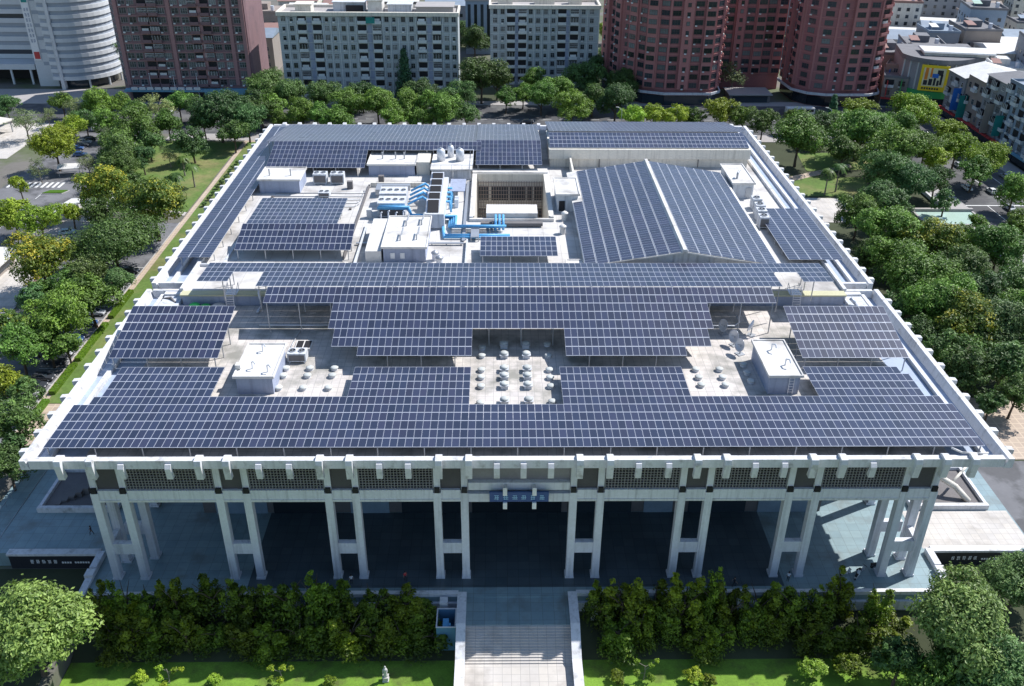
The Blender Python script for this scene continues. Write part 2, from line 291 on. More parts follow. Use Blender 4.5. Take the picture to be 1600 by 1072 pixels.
TREES=[
(-163.5,214.4,5.6,12.0,'P','beside the pale canopy at the upper left corner'),
(-140.9,184.4,7.2,14.8,'Y','larger and nearer of two by the crossing'),
(-146.2,210.3,5.0,11.0,'Y','smaller and farther of two by the crossing'),
(-147.0,235.3,6.5,13.5,'M','on the avenue corner in front of the curved office'),
(-155.0,234.3,4.6,10.2,'P','just left of the corner tree before the curved office'),
(-140.0,238.6,4.9,10.8,'M','at the left foot of the brown apartment block'),
(-179.7,235.6,4.8,10.7,'D','on the forecourt at the far left edge'),
(-162.8,229.3,3.2,7.8,'P','thin and bluish on the slip road island'),
(-120.7,200.5,8.1,16.3,'M','tallest tree on the lawn nearest the avenue'),
(-120.2,182.1,6.9,14.3,'D','left of the lawn behind the parked car rows'),
(-114.8,169.4,6.2,13.1,'D','left of the lawn just above the flowering pair'),
(-100.6,192.0,5.7,12.2,'D','standing alone in the middle of the lawn'),
(-97.4,213.9,9.1,18.2,'D','largest round crown in front of the brown apartment block'),
(-88.0,213.1,6.9,14.2,'D','right of the largest crown at the lawn\'s far edge'),
(-124.2,231.5,5.9,12.5,'P','before the left half of the brown apartment block'),
(-119.2,238.8,5.4,11.7,'M','before the blue shopfront of the brown apartment block'),
(-128.5,177.5,3.4,8.2,'P','beside the small bus shelter'),
(-107.2,187.9,2.8,7.2,'P','greyish bush tree left of the lone lawn tree'),
(-110.0,144.3,7.8,15.8,'F','farther of the flowering pair by the lawn path'),
(-92.3,129.6,8.9,17.8,'F','nearer and larger of the flowering pair by the lawn path'),
(-129.0,130.5,5.5,11.8,'Y','leftmost of three below the crossing'),
(-121.0,127.1,5.0,11.0,'Y','middle of three below the crossing'),
(-116.4,135.5,3.8,8.8,'Y','right of three, beside the white kiosk roof'),
(-95.7,109.6,10.8,13.8,'D','widest flat crown beside the left wall of the hall'),
(-108.1,98.7,7.2,14.8,'F','by the white plaza at the left edge, full of yellow blossom'),
(-96.7,95.6,4.8,10.6,'O','brownish crown over the middle of the car park'),
(-89.4,93.2,4.1,9.3,'O','over the car park next to the hall\'s tan walkway'),
(-103.8,90.3,3.7,8.6,'M','just below the blossoming tree by the white plaza'),
(-90.7,82.1,6.1,12.9,'M','over the middle parking bays, upper of two merging crowns'),
(-92.8,72.6,6.5,13.5,'M','over the middle parking bays, lower of two merging crowns'),
(-104.9,74.1,3.9,9.0,'F','cut by the left edge beside the brick red planting'),
(-96.8,61.6,5.6,11.9,'M','left edge crown above the dark parked cars'),
(-94.4,50.4,4.3,9.7,'Y','left edge crown above the white parked car'),
(-92.9,65.3,3.9,9.0,'M','over the dark cars beside the clipped hedge'),
(-86.5,35.8,5.1,11.2,'D','nearest left edge crown below the white parked car'),
(-83.0,26.1,4.0,9.2,'D','left edge crown beside the shaded forecourt'),
(93.3,190.2,9.1,18.1,'M','first tree right of the far right roof corner'),
(114.9,196.8,8.8,17.6,'M','behind the small sunlit lawn on the right'),
(76.3,227.6,5.9,12.5,'Y','just behind the far parapet below the red round tower'),
(83.5,224.5,4.8,10.5,'M','behind the far right end of the beige rooftop hall'),
(88.9,217.0,5.2,11.3,'D','at the far right roof corner'),
(126.0,228.1,5.9,12.5,'Y','in front of the right red tower'),
(140.8,217.8,8.6,17.2,'Y','in front of the yellow billboard building'),
(148.9,206.9,5.1,11.1,'Y','at the head of the bright row beside the right street'),
(143.6,187.8,5.7,12.2,'Y','second of the bright row beside the right street'),
(145.5,172.4,6.8,14.2,'Y','third and broadest of the bright row beside the right street'),
(139.6,166.6,5.4,11.6,'M','beneath the bright row beside the right street'),
(119.0,177.1,8.7,17.5,'M','in the right park behind the palm pair'),
(132.9,186.5,6.2,13.0,'M','in the right park next to the bright street row'),
(110.8,161.3,7.5,15.2,'D','in the right park right of the palm pair'),
(115.4,154.1,6.9,14.2,'D','in the right park near the street car'),
(125.4,160.0,4.8,10.6,'D','in the right park beside the pool\'s upper kerb'),
(106.3,185.0,5.7,12.1,'D','shading the small sunlit lawn'),
(143.1,149.1,5.5,11.8,'M','cut by the right edge beyond the street'),
(92.3,130.7,6.3,13.3,'M','beside the tan plaza right of the hall'),
(105.4,138.5,5.3,11.5,'D','between the tan plaza and the pool'),
(93.4,114.4,7.8,15.8,'M','wide crown below the tan plaza'),
(101.5,108.1,7.6,15.5,'F','yellow topped crown below the pool'),
(90.0,98.3,7.0,14.4,'M','against the hall\'s right parapet midway'),
(90.1,87.6,7.7,15.6,'M','widest flat crown against the hall\'s right parapet'),
(114.5,117.4,4.9,10.8,'M','below the pool\'s right end'),
(125.5,131.5,3.0,7.4,'M','small bushy crown at the pool\'s corner'),
(105.0,96.9,6.6,13.8,'D','dark crown in the middle of the right wood'),
(118.1,106.6,7.2,14.8,'M','right wood, top row near the edge'),
(132.7,125.5,5.1,11.1,'M','cut by the right edge below the street'),
(90.7,75.9,7.3,14.9,'M','right wood, leaning over the front roof corner notch'),
(93.1,68.5,7.3,15.1,'F','right wood, yellowing crown in its centre'),
(99.2,67.4,7.0,14.5,'O','right wood, brownish crown near the edge'),
(95.3,55.8,5.5,11.8,'D','right wood, shaded crown near the edge'),
(87.6,53.4,4.9,10.8,'D','right wood, shaded crown against the front roof'),
(93.0,46.6,4.3,9.7,'D','right wood, last shaded crown above the sandy path'),
(115.0,90.2,5.4,11.7,'D','right wood, dark crown cut by the edge'),
(84.3,68.9,4.6,10.3,'D','right wood, narrow dark crown at the parapet brackets'),
(-83.7,232.0,5.9,12.5,'M','behind the far left roof corner'),
(-71.5,224.4,6.3,13.2,'M','behind the far parapet, first from the left'),
(-67.6,245.4,6.7,13.8,'D','dark crown at the left foot of the long grey block'),
(-56.3,232.4,6.4,13.5,'M','behind the far parapet, before the long grey block\'s left third'),
(-46.2,234.1,7.0,14.4,'M','behind the far parapet, before the middle of the long grey block'),
(-34.4,231.0,6.9,14.4,'M','behind the far parapet, right of the tall conifer'),
(-22.7,225.0,7.4,15.1,'M','behind the far parapet, at the long grey block\'s right end'),
(-39.1,264.6,4.9,20.7,'C','rising against the long grey block'),
(-9.4,264.1,9.3,18.5,'D','filling the gap between the two grey blocks'),
(-0.0,250.6,4.8,10.6,'M','on the sandy strip, left of two small ones'),
(6.6,256.9,4.6,10.2,'M','on the sandy strip, right of two small ones'),
(-13.8,342.0,7.6,15.5,'D','far back between the two grey blocks'),
(13.4,248.2,6.2,13.0,'M','at the foot of the shorter grey block'),
(20.0,255.3,6.3,13.2,'M','before the right half of the shorter grey block'),
(23.5,231.7,7.0,14.4,'M','nearest the far parapet by the panelled slope'),
(30.8,268.5,7.7,15.6,'D','at the right corner of the shorter grey block'),
(39.9,236.8,7.6,15.5,'D','in deep shade left of the red round tower'),
(44.4,224.1,5.3,11.4,'Y','first of the low row before the red round tower'),
(51.9,225.7,5.3,11.5,'Y','second of the low row before the red round tower'),
(59.6,224.2,5.3,11.4,'Y','third of the low row before the red round tower'),
(66.8,225.8,4.3,9.6,'M','fourth of the low row before the red round tower'),
(92.9,281.2,6.1,12.9,'P','in the court between the two red towers'),
(101.8,224.6,4.2,9.6,'M','at the kerb before the dark tower court'),
(116.4,228.0,3.2,13.5,'C','slim one at the foot of the right red tower'),
(-89.4,252.1,7.9,16.0,'D','in the gap between brown and grey blocks'),
(-168.3,304.7,8.9,17.7,'D','between the curved office and the brown block'),
(50.4,374.8,5.2,11.3,'Y','peeping between the shorter grey block and the red tower'),
(-21.1,370.1,5.9,12.5,'D','high up behind the long grey block\'s right end'),
(-62.0,-11.7,7.2,14.7,'B','largest leafy crown filling the lower left corner'),
(56.7,-13.1,7.2,14.8,'O','largest crown filling the lower right corner'),
(48.9,-13.2,3.6,8.6,'D','dark crown between the evergreen screen and the largest lower right crown'),
(51.0,-17.9,4.0,9.2,'M','low crown at the bottom edge under the largest lower right crown'),
(69.4,-1.4,4.7,10.4,'O','behind the largest lower right crown at the frame edge'),
(87.5,106.9,5.1,11.1,'D','tucked between two wide crowns at the hall\'s right parapet'),
(99.1,91.5,5.8,12.3,'M','right wood, filling between its two widest crowns'),
(105.0,85.3,5.6,12.1,'D','right wood, dark crown above the brownish one'),
(85.6,79.9,5.2,11.3,'D','right wood, dark crown touching the parapet above the notch'),
(85.6,60.5,5.3,11.5,'D','right wood, shaded crown touching the front roof\'s parapet'),
(109.8,77.7,5.5,11.8,'M','right wood, half cut by the edge beside the brownish crown'),
(100.7,59.5,5.3,11.5,'D','right wood, half cut by the edge in deep shade'),
(87.7,44.9,3.2,7.9,'D','right wood, low crown at the head of the sandy path'),
(103.5,146.9,5.5,11.7,'D','in the right park above the tan plaza'),
(122.9,146.8,3.8,8.8,'D','behind the pool\'s upper kerb'),
(117.1,217.3,5.2,11.3,'M','beside the avenue kerb above the sunlit lawn'),
(107.6,211.5,5.6,12.0,'D','behind the first tree right of the far roof corner'),
(124.8,206.1,6.5,13.6,'M','in the right park below the yellow green crowns'),
(133.7,209.0,6.6,13.7,'M','in the right park before the billboard building\'s foot'),
(134.0,179.1,4.7,10.4,'Y','small bright one tucked inside the right street row'),
(-80.8,247.0,6.7,13.9,'D','dark crown before the long grey block\'s lower left corner'),
(-57.7,218.5,5.7,12.1,'M','peeping over the far parapet left of the long grey block\'s middle'),
(-53.9,250.7,5.6,12.0,'D','dark crown before the long grey block\'s second balcony stack'),
(-39.9,221.6,5.7,12.2,'M','peeping over the far parapet below the tall conifer'),
(-31.2,249.3,6.2,13.0,'D','dark crown just right of the tall conifer'),
(-17.7,246.1,6.7,13.9,'D','dark crown at the long grey block\'s lower right corner'),
(-14.2,226.5,5.3,11.5,'D','over the far parapet where the square array begins'),
(-30.2,221.7,4.7,10.4,'M','low crown over the far parapet right of the conifer'),
(-64.8,221.4,5.7,12.2,'M','peeping over the far parapet near its left end'),
(-91.6,240.0,6.0,12.7,'D','between the lawn and the long grey block'),
(-3.4,269.9,5.9,12.5,'D','dark crown at the left foot of the shorter grey block'),
(10.9,275.9,5.4,11.7,'M','before the middle of the shorter grey block'),
(32.4,246.7,6.1,13.0,'D','below the shorter grey block\'s right corner'),
(41.6,290.8,8.1,16.3,'D','deep in the gap beside the red tower\'s fluted flank'),
(47.0,268.7,6.5,13.6,'D','at the foot of the red tower\'s fluted flank'),
(49.0,322.9,7.3,15.0,'D','highest up in the gap beside the red tower'),
(-111.7,236.4,4.9,10.7,'D','before the right half of the blue shopfront'),
(-112.9,180.7,4.2,9.5,'D','behind the flowering pair at the lawn\'s left side'),
(-130.5,202.0,3.9,9.1,'P','thin crown over the parked car rows'),
(-108.0,157.4,3.9,9.0,'D','wedged behind the farther flowering tree'),
(-104.9,84.3,3.9,9.0,'D','dark crown left of the merging crowns over the car park'),
(-97.8,69.5,4.3,9.7,'M','left edge, second row in from the frame'),
(-99.2,92.9,4.1,9.3,'M','over the car park just above the merging crowns'),
(-89.5,65.7,3.3,8.0,'M','over the silver car by the clipped hedge'),
(-89.7,46.1,3.9,9.1,'D','left edge, dark crown behind the lowest pair'),
(-98.4,104.1,3.5,8.4,'D','below the widest flat crown by the car park'),
(-106.1,111.9,3.3,8.0,'D','in the deep shade left of the widest flat crown'),
(-83.6,30.8,3.4,8.2,'D','lowest left edge crown but one, beside the ramp'),
(-162.2,240.8,4.9,10.8,'M','left belt, before the office\'s curved corner'),
(-145.3,218.9,4.6,10.3,'D','left belt, below the avenue corner tree'),
(-135.8,214.7,5.1,11.1,'M','left belt, above the parked car rows\' end'),
(-132.5,231.4,4.8,10.6,'M','left belt, before the left pier of the brown block'),
(-115.3,194.3,4.8,10.6,'D','left belt, at the lawn\'s upper left corner'),
(-116.0,216.3,5.1,11.2,'M','left belt, at the middle of the lawn\'s far edge'),
(-103.8,216.5,5.1,11.2,'D','left belt, under the largest round crown'),
(-90.2,202.5,5.4,11.7,'D','left belt, at the far right corner of the lawn'),
(-86.5,227.2,5.3,11.5,'D','left belt, just left of the far left roof corner'),
(-78.2,221.1,4.2,9.5,'M','left belt, touching the far left roof corner'),
(-141.7,173.3,3.2,7.7,'P','thin crown by the zebra crossing island'),
(-141.1,159.2,3.0,7.5,'Y','small bright crown left of the zebra crossing'),
(-109.9,135.6,4.4,9.9,'D','beside the white kiosk roof, right of the bright three'),
(58.3,-18.1,5.8,12.4,'O','lowest crown in the lower right corner')]
# ------------------------------------------------------------------ ground, roads
def rect(x0,x1,y0,y1,z): b=MB(); b.add([(x0,y0,z),(x1,y0,z),(x1,y1,z),(x0,y1,z)],[(0,1,2,3)]); return b
def poly(pts,z): b=MB(); b.add([(p[0],p[1],z) for p in pts],[tuple(range(len(pts)))]); return b
def slab(pts,z0,z1):
    b=MB(); b.prism(pts,z0,z1); return b
def R4(x0,x1,y0,y1): return [(x0,y0),(x1,y0),(x1,y1),(x0,y1)]
LZ=-5.0            # the front lawn lies a storey lower than the streets
gb=MB()
for x0,x1,y0,y1 in ((-900,900,-1.2,1500),(-900,-61,-300,-1.2),(61,900,-300,-1.2)): gb.add([(x0,y0,GZ),(x1,y0,GZ),(x1,y1,GZ),(x0,y1,GZ)],[(0,1,2,3)])
gb.add([(-61,-300,LZ-.1),(61,-300,LZ-.1),(61,-1.2,LZ-.1),(-61,-1.2,LZ-.1)],[(0,1,2,3)])
for x in (-61,61): gb.add([(x,-300,LZ-.1),(x,-1.2,LZ-.1),(x,-1.2,GZ),(x,-300,GZ)],[(0,1,2,3)])
struct('ground',gb,M['earth'])
e=.004
struct('street',rect(-152,-124,20,262,GZ+e),M['asphalt2'])          # street left of the car park
struct('street',rect(134,160,30,262,GZ+e),M['asphalt'])              # street on the right
struct('avenue',rect(-152,-320,226,262,GZ+e) if 0 else rect(-320,320,224,262,GZ+2*e),M['asphalt'])
struct('car_park',rect(-112,-90.6,36,142,GZ+e),M['asphalt2'])
struct('sidewalk',slab(R4(-90.5,-72,36,226),GZ,GZ+.12),M['tanpave'])
struct('sidewalk',slab(R4(-124,-113,36,142),GZ,GZ+.12),M['side'])
struct('sidewalk',slab(R4(-118,133,216,223.5),GZ,GZ+.13),M['side'])
struct('sidewalk',slab(R4(-320,320,262.2,268),GZ,GZ+.13),M['side'])
struct('sidewalk',slab(R4(126,133.8,30,216),GZ,GZ+.12),M['side'])
struct('sidewalk',slab(R4(160.2,166,30,262),GZ,GZ+.12),M['side'])
struct('plaza',slab([(-175,196),(-163,196),(-163,236),(-192,236)],GZ,GZ+.1),M['paving'])
struct('plaza',slab(R4(-132,-113.2,92,122),GZ,GZ+.16),M['paving'])
struct('plaza',slab(R4(-124,-113,142.3,170),GZ,GZ+.11),M['paving'])
struct('lawn',slab(R4(-122,-91,150,215),GZ,GZ+.06),M['grass'])
struct('lawn',slab(R4(-89,-66.2,52,214),GZ+.12,GZ+.2),M['grass'])
struct('path',slab([(-123.5,158),(-91,147),(-91,149.5),(-123.5,161)],GZ+.02,GZ+.10),M['paving'])
struct('park_floor',rect(66.5,126,24,216,GZ+e),M['soil'])
struct('lawn',slab([(86,163.5),(110,163.5),(112,180),(90,182)],GZ,GZ+.07),M['grass'])
struct('lawn',slab([(96,186),(122,188),(120,205),(98,204)],GZ,GZ+.07),M['grass'])
struct('path',slab([(88,176),(112,190),(112,193),(86,179)],GZ,GZ+.09),M['tanpave'])
struct('plaza',slab([(88,143),(100,143),(106,161.5),(88,162)],GZ,GZ+.08),M['paving'])
struct('path',slab([(86,34),(96,34),(100,52),(88,54)],GZ,GZ+.06),M['tanpave'])
struct('ramp',slab(R4(78.2,92,4,33.5),GZ,GZ+.1),M['asphalt2'])
struct('plaza',slab(R4(-262,-150,268.2,284),GZ,GZ+.1),M['side'])
struct('planting_bed',slab(R4(-97,44,268.2,330),GZ,GZ+.08),M['soil'])
struct('plaza',slab([(-12,210),(24,210),(26,222),(-14,222)],GZ+.13,GZ+.16),M['tanpave'])
for x0,x1 in ((-60.9,-8.7),(8.1,60.9)):
    struct('lawn',slab(R4(x0,x1,-60,-7.5),LZ-.2,LZ+.05),M['lawn'])
    gb=MB(); gb.prismx([(-1.0,-2.6),(-7.5,LZ+.07),(-7.5,LZ-.2),(-1.0,LZ-.2)],x0,x1); struct('planting_bed',gb,M['soil'])
struct('planting_bed',slab(R4(62.3,84,-30,7.8),GZ,GZ+.08),M['soil'])
struct('planting_bed',slab(R4(-84,-62.3,-30,7.8),GZ,GZ+.08),M['soil'])
# kerbs and paint
kb=MB()
for x0,x1,y0,y1 in ((-124.25,-124,142.5,150),(133.8,134,30,216),(160,160.2,30,262),(-90.75,-90.5,36,142),(-118,133,223.5,223.75),(-113,-112.7,36,92)):
    kb.box(x0,x1,y0,y1,GZ,GZ+.14)
struct('kerb',kb,M['kerb'])
mk=MB()
def pt(x0,x1,y0,y1,z=GZ+3*e): mk.add([(x0,y0,z),(x1,y0,z),(x1,y1,z),(x0,y1,z)],[(0,1,2,3)])
for i in range(10): pt(-151+i*1.7,-150.2+i*1.7,169.5,174)
for i in range(18): pt(-138.1,-137.9,24+i*8,28+i*8)
for i in range(14): pt(146.9,147.1,34+i*14,40+i*14)
pt(134,160,156,156.5); pt(140.4,140.6,60,156); pt(153.4,153.6,60,220)
for i in range(24): pt(-95.9,-90.9,44+i*3.0,44.14+i*3.0); pt(-112,-107,44+i*3.0,44.14+i*3.0)
for i in range(40): pt(-118+i*6,-115+i*6,242.9,243.1,GZ+4*e)
for i in range(9): pt(-100.5+i*.9,-100.1+i*.9,51.6,53.2)
struct('road_marking',mk,M['paint'])
isl=thing('traffic_island','kerbed green traffic island in front of the zebra crossing','traffic island',(-134.5,165.2,GZ))
b=MB(); b.prism([(-3.6,-1.6),(2.6,-1.2),(3.8,1.6),(-2,1.4)],0,.18); part('kerb',b,M['kerb'],isl)
b=MB(); b.prism([(-3.2,-1.3),(2.4,-1.0),(3.4,1.3),(-1.8,1.1)],.16,.42); part('clipped_planting',b,L['HC'],isl)

# terrace, stair, courts
t=MB(); t.box(-62,62,-.6,30,LZ-.2,0); t.box(-78,-62.002,8.6,30,GZ,0); t.box(62.002,78,8.6,30,GZ,0); t.box(-78,78,30.002,150,GZ,-.01)
struct('terrace',t,M['stone'])
struct('floor',rect(-38.5,38,1.2,17.4,.006),M['dark_shaded_stone'])  # central floor sheet, coloured darker for the deep portico shade
struct('plaza',rect(61,77.8,8.8,17.4,.008),M['paving'])
struct('landing',slab(R4(-7.4,6.9,-5.6,-.602),LZ-.2,-.16),M['stone'])
s=MB(); n=13
for i in range(n):
    z=-.16-(i+1)*(2.3/(n+1)); s.box(-7.4,6.9,-5.6-(i+1)*.36+.001,-5.6-i*.36,LZ-.2,z)
struct('steps',s,M['paving'])
struct('path',slab(R4(-7.415,6.915,-60,-10.3),LZ-.2,GZ+.055),M['paving'])
for nm,x0,x1,lab in (('left',-8.5,-7.42,'low pale wall along the left side of the front stair'),('right',6.92,8.0,'low pale wall along the right side of the front stair')):
    a=thing('stair_wall',lab,'wall',((x0+x1)/2,-8,GZ),0,'walls beside the front stair')
    b=MB((( x0+x1)/2,-8,GZ)); b.prismx([(-.61,LZ-.2),(-.61,.75),(-6.2,.70),(-10.5,-1.35),(-60,-1.6),(-60,LZ-.2)],x0,x1); part('wall_body',b,M['conc'],a)
    b=MB((( x0+x1)/2,-8,GZ)); b.prismx([(-.5,.75),(-.5,.87),(-6.25,.82),(-10.55,-1.23),(-60,-1.48),(-60,-1.6),(-10.5,-1.35),(-6.2,.70)],x0-.1,x1+.1); part('coping',b,M['parapet'],a)
for x0,x1,lab in ((-60,-8.52,'long pale balustrade on the terrace edge left of the stair'),(8.02,60,'long pale balustrade on the terrace edge right of the stair')):
    a=thing('balustrade',lab,'balustrade',((x0+x1)/2,-.3,0),0,'terrace balustrades'); o=((x0+x1)/2,-.3,0)
    b=MB(o); b.box(x0,x1,-.58,-.12,0,.55); part('wall_body',b,M['conc'],a)
    b=MB(o); b.box(x0,x1,-.68,-.02,.55,.68); part('coping',b,M['parapet'],a)
    b=MB(o); b.box(x0,x1,-1.0,-.602,-4,-.9); part('ledge',b,M['conc'],a)
    for x in ([-10.5,-20.5,-31] if x0<0 else [10.6,20.8,31]):
        b=MB(o); b.box(x-.55,x+.55,-2.2,-1.002,-4.2,.45); part('pier',b,M['parapet'],a)
# the blue planter box by the stair
a=thing('equipment_box','open topped blue steel box beside the front stair','box',(-10,-4.6,-4.3))
b=MB(); 
for x0,x1,y0,y1 in ((-1.3,1.3,-1.7,-1.6),(-1.3,1.3,1.6,1.7),(-1.3,-1.2,-1.599,1.599),(1.2,1.3,-1.599,1.599)): b.box(x0,x1,y0,y1,0,4.4)
b.box(-1.199,1.199,-1.599,1.599,1.3,1.5); part('casing',b,mat('blue_steel',(.10,.22,.34),.5),a)
b=MB(); b.box(-.5,.3,-.9,.6,1.5,3.7); b.box(.35,.6,-1.0,-.5,1.5,4.0); part('pump',b,M['bluepipe'],a)
b=MB(); b.box(-1.36,1.36,-1.76,-1.58,4.4,4.48); b.box(-1.36,1.36,1.58,1.76,4.4,4.48); b.box(-1.36,-1.18,-1.579,1.579,4.4,4.48); b.box(1.18,1.36,-1.579,1.579,4.4,4.48); part('rim',b,M['alu'],a)

def marks(b,x,y,z,w,h,rn,mi=0,d=.03):
    # one character-like cluster of brush strokes on a wall facing -Y
    for i in range(3): 
        zz=z+h*(.15+.33*i)+rn.uniform(-.04,.04)*h; b.box(x+w*rn.uniform(0,.15),x+w*rn.uniform(.8,1),y-d,y,zz,zz+h*.11,mi)
    for i in range(2):
        xx=x+w*(.25+.4*i)+rn.uniform(-.08,.08)*w; b.box(xx,xx+w*.12,y-d*1.3,y-.002,z+h*rn.uniform(0,.2),z+h*rn.uniform(.8,1),mi)
rn=random.Random(3)
for sgn,lab in ((1,'sunlit court wall with black granite face and white lettering'),(-1,'shaded court wall with black granite face on the left')):
    a=thing('sign_wall',lab,'sign wall',(sgn*68.5,8.3,GZ),0,'granite court walls'); o=(sgn*68.5,8.3,GZ)
    x0,x1=(62.2,75.2) if sgn>0 else (-75.2,-62.2)
    b=MB(o); b.box(x0,x1,8.0,8.58,GZ,-.02); part('granite_face',b,M['granite'],a)
    b=MB(o); b.box(x0-.2,x1+.4,7.9,9.1,-.02,.35); part('coping',b,M['parapet'],a)
    b=MB(o)
    xs=x0+3
    for i in range(5): marks(b,xs+i*.85,7.998,-1.55,.55,.75,rn)
    for q in range(11):
        if q!=4: b.box(xs+4.6+q*.38,xs+4.6+q*.38+.27,7.965,7.998,-1.5,-1.18)
    part('lettering',b,M['letter'],a)
for sgn,lab in ((1,'sloping pale wall stepping down beside the right court'),(-1,'sloping shaded wall stepping down beside the left court')):
    a=thing('court_wall',lab,'wall',(sgn*61.2,4,GZ),0,'court side walls'); o=(sgn*61.2,4,GZ)
    x0,x1=sorted((sgn*60.8,sgn*61.8))
    b=MB(o); b.prismx([(8.0,GZ),(8.0,.9),(4.6,.9),(4.6,.5),(-.61,.3),(-.61,GZ)],x0,x1); part('wall_body',b,M['conc'],a)
    b=MB(o); b.box(x0-.12,x1+.12,2.9,4.3,.3,.95); part('pier',b,M['parapet'],a)
# sunken garden courts with pale ledges, dry branch sculpture and stair
for sgn,lab in ((1,'walled planting court with a pale driftwood arch, right of the hall'),(-1,'shaded walled planting court with a zigzag stair, left of the hall')):
    a=thing('garden_court',lab,'planting court',(sgn*68.5,22,0),0,'planting courts'); o=(sgn*68.5,22,0)
    x0,x1=(62.6,75) if sgn>0 else (-75,-62.6)
    b=MB(o); b.box(x0,x1,17.6,18.3,.0,.9); part('front_ledge',b,M['parapet'],a)
    b=MB(o); b.box(x0,x0+.5,18.302,28,0,.8); b.box(x1-.5,x1,18.302,28,0,.8); b.box(x0+.502,x1-.502,27.5,28,0,.8); part('ledge',b,M['conc'],a)
    b=MB(o); b.box(x0+.502,x1-.502,18.302,27.498,.0,.25); part('planting_soil',b,M['concdark'],a)
    b=MB(o)
    if sgn>0:
        b.tube([(64.2,25.5,.2),(65.5,24.4,2.6),(68,22.6,3.2),(70.6,20.8,2.2),(72.6,19.4,.3)],.5,7); b.tube([(66.2,24,2.9),(67.4,25.5,4.4),(69,26.6,4.8)],.28,6); b.tube([(70,21.2,2.5),(72,22.6,3.6),(73.4,24,3.7)],.22,6); part('driftwood_arch',b,M['cream'],a,True)
    else:
        for i in range(8): b.box(-73+i*.9,-72.1+i*.9,19+i*.7,21.5+i*.7,.25,.45+i*.24)
        part('stair_flight',b,M['concdark'],a)
# railings on the path left of the left court
for i,x in enumerate((-79.5,-82.5)):
    b=MB((x,20,GZ)); b.bar((x,12,GZ+.95),(x,40,GZ+.95),.09); 
    for k in range(15): b.bar((x,12.02+k*1.99,GZ),(x,12.02+k*1.99,GZ+.95),.06)
    a=tag(ob('railing',b.mesh('railing',M['steel']),None,(x,20,GZ)),['steel handrail nearer the hall on the shaded left ramp','steel handrail farther from the hall on the shaded left ramp'][i],'railing','ramp handrails')
struct('ramp',slab(R4(-84,-78.2,8,46),GZ,GZ+.1),M['stone'])
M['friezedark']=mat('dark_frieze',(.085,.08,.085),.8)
# ------------------------------------------------------------------ the concert hall
hall=thing('concert_hall','vast flat roofed concert hall with white colonnade below broad concrete eaves','concert hall',(0,3,0))
HO=(0,3,0)
def hp(name,mats,fn,smooth=False):
    b=MB(HO); fn(b); return part(name,b,mats,hall,smooth)
ZT=23.4
hx0,hx1,hy0,hy1=-8,7.7,79.5,105      # the light well sunk into the rear roof
def ring(b,x0,x1,y0,y1,z0,z1):
    b.box(x0,x1,y0,hy0-.01,z0,z1); b.box(x0,x1,hy1+.01,y1,z0,z1); b.box(x0,hx0-.01,hy0-.009,hy1+.009,z0,z1); b.box(hx1+.01,x1,hy0-.009,hy1+.009,z0,z1)
hp('front_roof_deck',M['tile'],lambda b:b.box(-56.8,56.8,.9,45.2,21.7,22.2))
hp('gutter_deck',M['gutter'],lambda b:(b.box(-60.7,-56.802,.9,48.5,21.7,22.21),b.box(56.802,60.7,.9,48.5,21.7,22.21),
   b.box(-63.2,-60.702,.9,48.5,21.7,22.0),b.box(60.702,63.2,.9,48.5,21.7,22.0),
   b.box(-60.7,-57.4,52.1,147,21.7,22.21),b.box(57.4,60.7,52.1,147,21.7,22.21),b.box(-63.2,-60.702,52.1,147,21.7,22.0),b.box(60.702,63.2,52.1,147,21.7,22.0),b.box(-57.3,57.3,141.5,147,21.2,22.2),
   b.box(-63.2,-57.4,48.502,52.098,20.2,20.8),b.box(57.4,63.2,48.502,52.098,20.2,20.8)))
for s in (-1,1):
    x0,x1=sorted((s*60.75,s*61.35))
    for y0_,y1_ in ((1.0,48.4),(52.2,146)): hp('gutter_curb',M['parapet'],lambda b:b.box(x0,x1,y0_,y1_,21.9,22.85))
def para(b):
    # outer coping ring; inner faces battered towards the gutter
    def side(x,y0,y1,s): b.prismy([(x,22.0),(x,ZT),(x-s*.75,ZT),(x-s*1.15,22.0)] if s>0 else [(x,22.0),(x-s*1.15,22.0),(x-s*.75,ZT),(x,ZT)],y0,y1)
    for s in (-1,1):
        side(s*64,.0,49.2,s); side(s*64,51.5,148,s)
    b.box(-62.84,62.84,0,.9,22.1,ZT); b.box(-62.84,62.84,147.1,148,22.0,ZT)
    for s in (-1,1):
        x0,x1=sorted((s*57.4,s*62.84)); b.box(x0,x1,48.55,49.2,22.0,ZT); b.box(x0,x1,51.5,52.1,22.0,ZT)
hp('parapet',M['parapet'],para)
hp('eaves_slab',M['conc'],lambda b:ring(b,-63.0,63.0,4.45,147.0,21.0,21.19))
# colonnade
XC=[-57.3,-53.4,-40.6,-36.9,-25.9,-22.2,-11.2,-7.5,7.3,11.0,22.1,25.8,36.8,40.5,52.5,56.6]
W2=.52
def column(x,y,ax):
    b=MB(); 
    b.box(-W2,W2,-.02,1.1,0,15.6); b.box(-W2*.86,W2*.86,.30,1.1,15.6,21.65)   # lower shaft, upper shaft
    b.box(-W2-.12,W2+.12,-.08,1.36,0,.35)
    me=b.mesh('column',M['conc']); 
    return me
cme=column(0,0,0)
cols=[(cme,(x,0,0),(0,0,0)) for x in XC]
YC=[7.0,19.5,23.2,36,39.7,53,56.7,70,73.7,87,90.7,104,107.7,121,124.7,138,141.7]
for y in YC:
    cols.append((cme,(-57.9,y-3,0),(0,0,-PI/2))); cols.append((cme,(57.3,y-3,0),(0,0,PI/2)))
cols+= [(cme,(-53.4,4.2,0),(0,0,0)),(cme,(52.5,4.2,0),(0,0,0))]
for x in XC[1:-1]: cols.append((cme,(x,138.2,0),(0,0,PI)))
rep('column',hall,cols,None)
